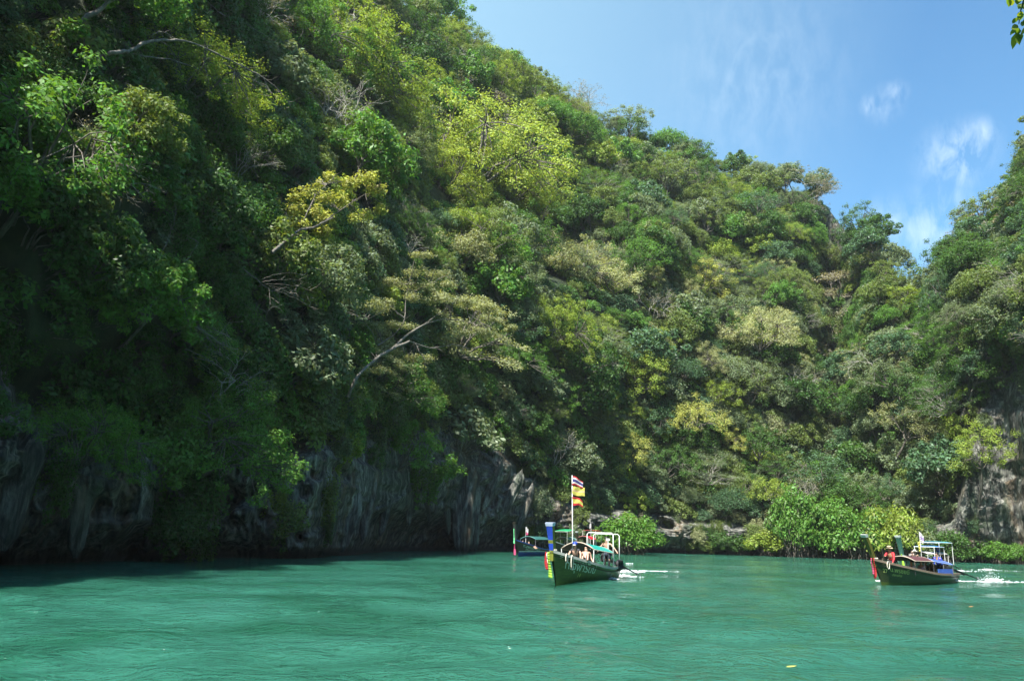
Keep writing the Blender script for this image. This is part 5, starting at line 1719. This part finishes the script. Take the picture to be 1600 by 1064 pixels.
# lettering on the side turned to us (port side, y > 0)
text_on_hull(b1, H1, 'ท.จุฬารัตน์', 0.92, 0.62, 0.54, 1, LETTER, 0.1)
text_on_hull(b1, H1, 'โชคอนันต์ทัวร์  99', 0.88, 0.87, 0.2, 1, LETTER, 0.1)
text_on_hull(b1, H1, '14', 0.79, 0.42, 0.25, 1, YLET, 0.2)
text_on_hull(b1, H1, '=', 0.955, 0.82, 0.35, 1, LETTER, 0.0)
engine(b1, H1, -0.1, 4.0)
for k, x in enumerate((-2.35, -2.75, -3.1)):
    tyre(b1, (x, H1.beam((x + 3.5) / 7) + 0.02, H1.sheer((x + 3.5) / 7) + 0.1))
# flagpole with three flags
fx = 0.75
g = Geo(); g.tube([(fx, -0.35, 0.3), (fx + 0.02, -0.37, 2.4), (fx, -0.42, 5.05)], [0.035, 0.028, 0.018], 8); g.build('flagpole', WHITE, b1, True)
inv = Matrix.Rotation(-h, 3, 'Z')
right = inv @ Vector((1, -0.25, 0))
flag(b1, (fx, -0.42, 5.0), 0.62, 0.46, [RED, WCLOTH, NAVY], [0, 1, 2, 2, 1, 0], 0.5, 0.45, right, taper=0.3)
tag(b1.children[-1], 'red, white and blue striped flag')
flag(b1, (fx, -0.41, 4.5), 0.72, 0.42, [YELLOW, paint('flag_emblem', (0.55, 0.4, 0.2), 0.7)], [0, 0, 1, 0, 0], 2.2, 0.12, right)
tag(b1.children[-1], 'plain yellow flag with a faint emblem')
# the emblem is a small mark, not a band: recolour only the middle faces
fo = b1.children[-1].data
cx_ = [p for p in fo.polygons if p.material_index == 1]
mx_ = sorted(p.center.x * right.x + p.center.y * right.y for p in cx_)
for p in cx_:
    q = p.center.x * right.x + p.center.y * right.y
    if abs(q - (mx_[0] + mx_[-1]) / 2) > 0.08: p.material_index = 0
flag(b1, (fx, -0.40, 4.02), 0.6, 0.45, [RED, YELLOW], [0, 1, 1, 0], 4.0, 0.4, right, taper=0.35)
tag(b1.children[-1], 'red and yellow flag')

def on(boat, x, y, z): return to_world(boat, (x, y, z))
GREYVEST = paint('black_swimwear', (0.02, 0.02, 0.025), 0.7)
DENIM = paint('dark_shorts', (0.03, 0.035, 0.06), 0.8)
PALEBLUE = paint('pale_shirt', (0.62, 0.6, 0.66), 0.8)
person(on(b1, -2.2, 0.3, 0.42), h, 'stand', 'shirtless boatman with curly dark hair standing at the stern of the green boat', SKIN, shorts=DENIM, lean=0.2, curly=True, scale=0.96,
       arms={'L': ((0.2, 0.42, 0.33), (0.3, 0.62, 0.12)), 'R': ((0.12, -0.36, 0.28), (0.3, -0.42, 0.1))})
person(on(b1, 1.6, 0.2, 0.92), h + 0.2, 'sit', 'passenger in blue cap and dark top leaning forward on the green boat\'s foredeck', SKIN, shirt=GREYVEST, shorts=DENIM, hat=('cap', BLUE, WHITE), lean=0.55,
       arms={'L': ((0.35, 0.28, 0.24), (0.55, 0.3, 0.0)), 'R': ((0.4, -0.28, 0.22), (0.62, -0.25, 0.0))})
person(on(b1, 1.3, 0.55, 0.92), h + 0.35, 'recline', 'sunbather lying back behind the rail on the green boat\'s foredeck', SKIN, shorts=GREYVEST, lean=-0.9,
       arms={'L': ((-0.4, 0.25, 0.05), (-0.3, 0.32, -0.08)), 'R': ((-0.4, -0.25, 0.1), (-0.2, -0.32, -0.05))})
person(on(b1, -0.25, 0.2, 0.46), h, 'sit', 'passenger sitting in the shade under the green boat\'s teal roof', TAN, shirt=DARKWOOD, shorts=DENIM, lean=0.3)
person(on(b1, 0.5, -0.35, 0.46), h - 0.3, 'sit', 'second shaded passenger beside the flagpole foot on the green boat', SKIN, shirt=paint('brown_shirt', (0.12, 0.06, 0.04), 0.8), shorts=DENIM, lean=0.15)

# ------------------------------------------------------------------ boat two, right, dark green hull seen from the side
c, h = boat_pose((1377, 911), (1485, 908.5), 8.0)
b2 = empty('longtail_boat', c, (0, 0, h))
tag(b2, 'dark green longtail boat with curved olive bow on the right', 'boat', 'longtail boats on the lagoon')
H2 = Hull(8.0, 1.8, 1.3, 0.5, 0.55)
make_hull(b2, H2, [DKGREEN, GREEN, paint('brown_deck', (0.12, 0.09, 0.06), 0.7), paint('brown_rail', (0.2, 0.15, 0.11), 0.6)], 0.05)
bow_post(b2, H2, 1.15, 0.85, 0.17, 0.31, paint('olive_paint', (0.13, 0.12, 0.02), 0.45), WHITE)
bp = H2.pt(1.0, 1.0, 1)
for k, (m_, y_, l_) in enumerate(((PINK, -0.05, 0.95), (RED, 0.06, 1.1), (paint('dark_red_cloth', (0.2, 0.01, 0.01), 0.7), 0.0, 1.2))):
    ribbon(b2, (bp.x + 0.14 - 0.05 * k, y_ + 0.1, bp.z + 0.05), l_ * 0.9, 0.11, m_, k + 1, 'ribbon', 0.02)
rope_loops(b2, H2, 9, 3)
ROOFR = paint('dark_red_roof', (0.09, 0.03, 0.035), 0.6)
arch_roof(b2, 1.7, -0.4, 1.6, 1.22, 1.46, ROOFR, paint('tan_rim', (0.5, 0.42, 0.33), 0.6), True, BLACK, 0.45, 0.0, dz=-0.03)
arch_roof(b2, -0.42, -2.7, 1.6, 1.2, 1.42, paint('blue_tarp', (0.09, 0.16, 0.5), 0.5, trans=0.2), paint('light_blue_rim', (0.3, 0.4, 0.7), 0.5), True, STEEL, 0.45, 0.01, dz=-0.2)
g = Geo(); g.box((-1.7, 0.82, 0.62), (1.7, 0.04, 0.34)); g.build('side_panel', paint('blue_panel', (0.05, 0.12, 0.45), 0.5), b2)
text_on_hull(b2, H2, 'น.พรชัยดี', 0.9, 0.68, 0.34, 1, YLET, -0.1)
text_on_hull(b2, H2, '27', 0.96, 0.6, 0.3, 1, YLET, 0.1)
text_on_hull(b2, H2, 'บริการทัวร์', 0.89, 0.52, 0.17, 1, YLET, 0.0)
text_on_hull(b2, H2, 'นำเที่ยว', 0.945, 0.86, 0.14, 1, YLET, 0.0)
engine(b2, H2, 0.0, 4.4)
REDS = paint('red_sleeves', (0.62, 0.03, 0.04), 0.7)
person(on(b2, 2.75, 0.0, 0.55), h + 0.1, 'crouch', 'man in straw hat with red sleeves and black vest at the dark green boat\'s bow', TAN, shirt=REDS, vest=GREYVEST, shorts=GREYVEST, hat=('brim', paint('straw', (0.5, 0.4, 0.25), 0.8), BLACK), lean=0.35, sleeves=True,
       arms={'L': ((0.3, 0.25, 0.16), (0.42, 0.2, -0.06)), 'R': ((0.4, -0.2, 0.3), (0.62, -0.1, 0.3))})
person(on(b2, 0.95, 0.25, 0.4), h, 'sit', 'seated passenger in white top nearer the bow of the dark green boat', TAN, shirt=PALEBLUE, shorts=DENIM, lean=0.1, scale=0.88)
person(on(b2, -0.05, 0.28, 0.4), h, 'sit', 'seated passenger in pale pink top amidships on the dark green boat', SKIN, shirt=paint('pale_pink_shirt', (0.6, 0.45, 0.55), 0.8), shorts=REDS, lean=0.05, scale=0.88)
person(on(b2, -1.1, 0.0, 0.4), h, 'sit', 'dark haired passenger behind the blue panel of the dark green boat', TAN, shirt=paint('dark_shirt', (0.03, 0.03, 0.04), 0.8), shorts=DENIM, lean=0.1, scale=0.88)
person(on(b2, -1.75, 0.05, 0.4), h, 'sit', 'rearmost seated passenger behind the blue panel of the dark green boat', TAN, shirt=WOOD, shorts=DENIM, lean=0.1, scale=0.88)
person(on(b2, -2.9, -0.15, 0.3), h, 'crouch', 'boatman in blue shirt at the stern of the dark green boat', TAN, shirt=paint('blue_shirt', (0.02, 0.05, 0.4), 0.8), shorts=DENIM, lean=0.3, sleeves=True)

# ------------------------------------------------------------------ boat three behind it, bright blue roofs
c, h = boat_pose((1416, 894), (1492, 892.5), 7.6)
b3 = empty('longtail_boat', c, (0, 0, h))
tag(b3, 'grey-green longtail boat with bright blue roofs behind the dark green one', 'boat', 'longtail boats on the lagoon')
H3 = Hull(7.6, 1.8, 1.35, 0.62, 0.5)
make_hull(b3, H3, [paint('grey_green_hull', (0.1, 0.16, 0.12), 0.4), GREEN, WOOD, GREYRAIL], 0.05)
bow_post(b3, H3, 1.35, 0.5, 0.22, 0.42, paint('bluegreen_post', (0.06, 0.16, 0.12), 0.4), WHITE)
bp = H3.pt(1.0, 1.0, 1)
ribbon(b3, (bp.x + 0.1, 0.1, bp.z + 0.1), 0.9, 0.16, LIME, 3)
BRB = paint('bright_blue_tarp', (0.01, 0.27, 0.8), 0.45, trans=0.2)
flat_roof(b3, -0.1, -2.0, 1.7, 2.05, BRB, WHITE, 0.6)
flat_roof(b3, -1.3, -3.9, 1.6, 2.42, paint('turquoise_tarp', (0.06, 0.42, 0.6), 0.45, trans=0.2), WHITE, 0.6, 0.0, 'awning')
arch_roof(b3, 1.2, -2.9, 1.5, 1.45, 1.62, paint('white_tarp', (0.6, 0.6, 0.58), 0.5), DARKWOOD, True, WHITE, 0.5)
engine(b3, H3, 0.0, 4.6)
g = Geo(); g.tube([(1.35, 0.3, 0.4), (1.35, 0.3, 3.25)], 0.02, 6); g.build('flagpole', WHITE, b3)
inv3 = Matrix.Rotation(-h, 3, 'Z')
flag(b3, (1.35, 0.3, 3.2), 0.35, 0.95, [WCLOTH, paint('lilac_cloth', (0.45, 0.35, 0.6), 0.7, trans=0.2)], [0, 1, 0], 1.0, 0.9, inv3 @ Vector((1, -0.2, 0)), taper=0.4)
flag(b3, (1.35, 0.3, 2.5), 0.22, 0.9, [YELLOW], [0, 0], 2.0, 0.6, inv3 @ Vector((-1, -0.2, 0)), taper=0.2)
person(on(b3, 2.1, 0.1, 0.85), h + 0.4, 'sit', 'sunlit passenger in a pale hat sitting high on the blue roofed boat\'s bow', SKIN, shorts=GREYVEST, hat=('brim', paint('pale_hat', (0.7, 0.68, 0.6), 0.8), BLACK), lean=0.5)
person(on(b3, 2.75, 0.2, 0.85), h + 0.3, 'sit', 'passenger in black swimwear crouched at the bow of the blue roofed boat', SKIN, shirt=GREYVEST, shorts=GREYVEST, lean=0.9)
person(on(b3, 1.35, -0.3, 0.8), h - 0.4, 'sit', 'bare shouldered passenger under the flag on the blue roofed boat', SKIN, shirt=paint('white_shirt', (0.7, 0.68, 0.65), 0.8), shorts=GREYVEST, lean=0.2)
person(on(b3, -2.9, 0.0, 0.75), h, 'stand', 'boatman in blue standing beneath the turquoise awning of the blue roofed boat', TAN, shirt=paint('blue_shirt', (0.02, 0.05, 0.4), 0.8), shorts=DENIM, lean=0.1, scale=0.85)

# ------------------------------------------------------------------ boats moored under the cliff
c, h = boat_pose((810, 868.5), (893, 865.5), 9.0)
b4 = empty('longtail_boat', c, (0, 0, h))
tag(b4, 'brown longtail boat with blue rail and blue waterline moored in the shade', 'boat', 'longtail boats on the lagoon')
H4 = Hull(9.0, 2.0, 1.7, 0.7, 0.7)
make_hull(b4, H4, [DARKWOOD, paint('blue_boot', (0.02, 0.06, 0.35), 0.4), WOOD, paint('blue_rail', (0.06, 0.12, 0.4), 0.5)], 0.42)
g = Geo()
for i in range(30):
    u0, u1 = 0.1 + 0.88 * i / 30, 0.1 + 0.88 * (i + 1) / 30
    q = []
    for u, dz in ((u0, 0), (u1, 0), (u1, 0.09), (u0, 0.09)):
        t = (0.44 + dz + 0.32) / (H4.sheer(u) + 0.32); p = H4.pt(u, t, 1); q.append(p + Vector((0, 0.012, 0)))
    g.add(q, [(0, 1, 2, 3)])
g.build('white_stripe', WHITE, b4)
bow_post(b4, H4, 1.6, 0.6, 0.2, 0.34, paint('dark_post', (0.05, 0.05, 0.05), 0.5), DARKWOOD)  # near-black paint on the post
bp = H4.pt(1.0, 1.0, 1)
ribbon(b4, (bp.x + 0.5, 0.1, bp.z + 1.1), 1.5, 0.16, MINT, 2, 'ribbon', 0.05)
ribbon(b4, (bp.x + 0.15, 0.1, bp.z + 0.1), 1.7, 0.2, PINK, 4, 'ribbon', 0.05)
text_on_hull(b4, H4, 'ท.สุพรรณี', 0.89, 0.72, 0.5, 1, LETTER, 0.1)
text_on_hull(b4, H4, 'วีไอพี 8', 0.66, 0.72, 0.45, 1, LETTER, 0.1)
text_on_hull(b4, H4, 'นำเที่ยวเกาะห้อง', 0.85, 0.56, 0.24, 1, LETTER, 0.1)
arch_roof(b4, 1.6, -3.4, 1.8, 1.75, 2.05, paint('dark_teal_roof', (0.03, 0.13, 0.12), 0.5), paint('teal_rim', (0.1, 0.3, 0.28), 0.5), True, STEEL, 0.6)
g = Geo(); g.tube([(1.5, -0.3, 0.5), (1.5, -0.3, 3.1)], 0.025, 6); g.build('flagpole', WHITE, b4)
flag(b4, (1.5, -0.3, 3.05), 0.3, 0.9, [WCLOTH, PINK], [0, 0, 1], 1.0, 0.7, Matrix.Rotation(-h, 3, 'Z') @ Vector((1, -0.1, 0)), taper=0.3)
person(on(b4, 2.6, -0.2, 0.6), h, 'sit', 'figure in dark blue sitting at the bow of the moored brown boat', TAN, shirt=paint('dark_blue_shirt', (0.02, 0.03, 0.08), 0.8), shorts=DENIM, lean=0.1, scale=1.1)
person(on(b4, 1.9, 0.5, 0.72), h + 1.2, 'recline', 'passenger lying against the rail of the moored brown boat', SKIN, shorts=DENIM, lean=-0.7)
engine(b4, H4, 0.0, 4.0)

c, h = boat_pose((868, 866.5), (925, 864), 8.0)
b5 = empty('longtail_boat', c, (0, 0, h))
tag(b5, 'moored longtail boat with a small green awning behind the brown one', 'boat', 'longtail boats on the lagoon')
H5 = Hull(8.0, 2.0, 1.6, 0.7, 0.6)
make_hull(b5, H5, [DARKWOOD, GREEN, WOOD, GREYRAIL], 0.1)
bow_post(b5, H5, 1.3, 0.6, 0.2, 0.34, DARKWOOD, LIME)
flat_roof(b5, 2.0, -1.2, 1.9, 2.75, paint('green_tarp', (0.03, 0.42, 0.17), 0.5, trans=0.3), GREYRAIL, 0.6, 0.25, 'awning')
arch_roof(b5, 1.0, -3.0, 1.7, 1.8, 2.1, paint('grey_teal_tarp', (0.12, 0.28, 0.25), 0.5), GREYRAIL, True, STEEL, 0.6)
ribbon(b5, (H5.pt(1, 1, 1).x + 0.4, 0.0, 3.0), 0.7, 0.25, YELLOW, 5)
c, h = boat_pose((905, 865.5), (958, 863.5), 8.5)
b6 = empty('longtail_boat', c, (0, 0, h))
tag(b6, 'moored longtail boat with two red roofs seen through the white frame', 'boat', 'longtail boats on the lagoon')
H6 = Hull(8.5, 2.0, 1.5, 0.7, 0.6)
make_hull(b6, H6, [DARKWOOD, GREEN, WOOD, GREYRAIL], 0.1)
bow_post(b6, H6, 1.2, 0.6, 0.2, 0.34, DARKWOOD, WHITE)
REDT = paint('red_tarp', (0.6, 0.02, 0.035), 0.5, trans=0.25)
arch_roof(b6, 2.4, -0.6, 2.0, 1.9, 2.3, REDT, paint('pink_rim', (0.6, 0.2, 0.2), 0.5), True, WHITE, 0.6, 0.05)
flat_roof(b6, -0.6, -3.6, 1.9, 3.05, REDT, DARKWOOD, 0.6, 0.0, 'awning', WHITE)
g = Geo(); g.tube([(-0.4, 0.3, 0.4), (-0.4, 0.3, 4.1)], 0.025, 6); g.build('flagpole', WHITE, b6)
flag(b6, (-0.4, 0.3, 4.05), 0.25, 0.7, [WCLOTH], [0, 0], 1.0, 0.8, Matrix.Rotation(-h, 3, 'Z') @ Vector((-1, -0.1, 0)), taper=0.2)

# ------------------------------------------------------------------ foam and splashes
FOAM = paint('foam', (0.82, 0.86, 0.86), 0.8, grime=0.05, trans=0.3)
def foam(name, spots, label, seed):
    rg = np.random.default_rng(seed); V_, F_ = [], []
    for (px, py, lx, ly, n, hz) in spots:
        c0 = water_pt(px, py); s = c0.length / FOC
        for _ in range(n):
            a, b = rg.normal(size=2) * 0.5
            b = b * math.exp(-abs(a) * 0.5)
            z = abs(rg.normal()) * hz * math.exp(-abs(a) * 1.5) * (0.4 + rg.random()) + 0.05
            p = c0 + Vector((a * lx * s, b * ly * s * 5, 0))
            sz = (0.015 + 0.05 * rg.random() ** 2) * (0.6 if z > 0.15 else 1.5) * min(1.1, max(0.16, (c0.length / 38) ** 1.3))
            k = 5; base = len(V_)
            ax = rg.normal(size=3) * (0.15 if z < 0.15 else 1.0) + np.array([0, 0, 1]); ax /= np.linalg.norm(ax)
            t1 = np.cross(ax, [1, 0.2, 0]); t1 /= np.linalg.norm(t1); t2 = np.cross(ax, t1)
            for q in range(k):
                r = sz * rg.uniform(0.6, 1.4) * (2.2 if z < 0.15 and False else 1)
                V_.append(np.array([p.x, p.y, z]) + (t1 * math.cos(q * 1.2566) + t2 * math.sin(q * 1.2566) * (0.8)) * r)
            V_.append(np.array([p.x, p.y, z]) + ax * sz * 0.5)
            for q in range(k): F_.append((base + q, base + (q + 1) % k, base + k))
    o = link(name, np_mesh(name, np.array(V_), np.array(F_)), FOAM)
    return tag(o, label, 'foam', kind='stuff')
foam('wake_foam', [(982, 895, 18, 3.0, 360, 0.10), (970, 902, 20, 3.0, 300, 0.08), (955, 906, 10, 2, 100, 0.08), (1010, 893, 40, 1.6, 160, 0.0), (985, 881, 16, 0.8, 25, 0.0)], 'white wake churned up behind the green boat', 1)
foam('splash', [(1549, 908, 14, 1.4, 330, 0.45), (1560, 910, 22, 0.8, 120, 0.03), (1600, 910.5, 50, 0.4, 60, 0.0)], 'white splash thrown up by the propeller of the dark green boat', 2)
foam('splash', [(1543, 891, 10, 0.8, 120, 0.1), (1575, 892.5, 40, 0.3, 50, 0.0)], 'small white splash behind the blue roofed boat', 3)
foam('wake_foam', [(1487, 909, 14, 1.5, 150, 0.06), (1510, 909.5, 40, 0.8, 90, 0.015), (1377, 909, 5, 1.5, 60, 0.06)], 'foam at bow and stern of the dark green boat', 4)
foam('wake_foam', [(1495, 893, 12, 1.2, 120, 0.1), (1510, 893, 30, 0.7, 60, 0.015)], 'foam at the stern of the blue roofed boat', 5)

# ------------------------------------------------------------------ twig hanging into the top right corner, floating leaves
def big_leaf(g, p, d, n, L_, w):
    d = d.normalized(); s = d.cross(n).normalized(); n = s.cross(d)
    P0, P1 = p, p + d * L_
    pts = [P0, p + d * L_ * 0.3 + s * w * 0.5, p + d * L_ * 0.65 + s * w * 0.42, P1, p + d * L_ * 0.65 - s * w * 0.42, p + d * L_ * 0.3 - s * w * 0.5]
    m1, m2 = p + d * L_ * 0.3 - n * w * 0.12, p + d * L_ * 0.65 - n * w * 0.12
    g.add(pts + [m1, m2], [(0, 1, 6), (1, 2, 7, 6), (2, 3, 7), (0, 6, 5), (6, 7, 4, 5), (7, 3, 4)])
DT = 14.0
def at(px, py, d=DT): return Vector((0, 0, CAM_H)) + ray(px, py) * d
tw = empty('hanging_branch', at(1640, -60))
tag(tw, 'leafy branch tip hanging down into the top right corner against the sky', 'branch')
TWLEAF = leaf_material('twig_leaf', 0.45, 0.4, 0.4)
off = at(1640, -60)
g = Geo()
main = [(1660, -120), (1640, -60), (1612, -30), (1600, 0), (1594, 20), (1592, 38)]
P_ = [at(x, y, DT + 0.15 * math.sin(i * 1.7)) - off for i, (x, y) in enumerate(main)]
g.tube(P_, [0.06, 0.04, 0.025, 0.014, 0.009, 0.006], 6)
g.tube([P_[2], at(1585, -12) - off, at(1578, 0) - off], [0.014, 0.008, 0.005], 5)
g.tube([P_[2], at(1620, 20) - off, at(1608, 48) - off], [0.014, 0.008, 0.005], 5)
g.build('twig', BARK_T if 'BARK_T' in globals() else paint('twig_bark', (0.08, 0.06, 0.04), 0.8), tw)
rg = random.Random(8)
lv = [(1580, -2, 1581, 10), (1577, -3, 1576, 12), (1592, -3, 1589, 8), (1598, -2, 1592, 3), (1597, 6, 1591, 15), (1602, 4, 1599, 16), (1597, 18, 1590, 28), (1595, 20, 1594, 33),
      (1590, 27, 1582, 38), (1591, 40, 1580, 46), (1591, 41, 1578, 56), (1592, 44, 1588, 56), (1587, 52, 1582, 78), (1590, 52, 1593, 71), (1591, 54, 1597, 62), (1603, 44, 1594, 55), (1602, 32, 1597, 42), (1604, 36, 1600, 30), (1610, 50, 1604, 66), (1612, 30, 1604, 24), (1615, 60, 1606, 80)]
for i, (x0, y0, x1, y1) in enumerate(lv):
    g = Geo()
    a = at(x0, y0, DT + rg.uniform(-0.1, 0.1)) - off; b = at(x1, y1, DT + rg.uniform(-0.15, 0.15)) - off
    n = (ray(x0, y0) * -1 + Vector((rg.uniform(-.7, .7), rg.uniform(-.3, .3), rg.uniform(-.6, .6)))).normalized()
    big_leaf(g, a, b - a, n, (b - a).length, 0.085)
    o = g.build('leaf', TWLEAF, tw); o['tint'] = [0.10, 0.16, 0.02] if i % 3 else [0.2, 0.24, 0.02]
for px, py, col, lab in ((1518, 952, (0.6, 0.22, 0.05), 'small orange leaf floating in front of the right hand boats'), (1237, 1051, (0.45, 0.42, 0.08), 'small yellow leaf floating near the bottom edge')):
    p = water_pt(px, py); g = Geo()
    big_leaf(g, Vector((-0.09, 0, 0.09)), Vector((1, 0.2, 0.1)), Vector((0, 0, 1)), 0.2, 0.1)
    o = g.build('floating_leaf', paint('leaf_' + lab[6:12].strip(), col, 0.6), None); o.location = p; tag(o, lab, 'leaf')
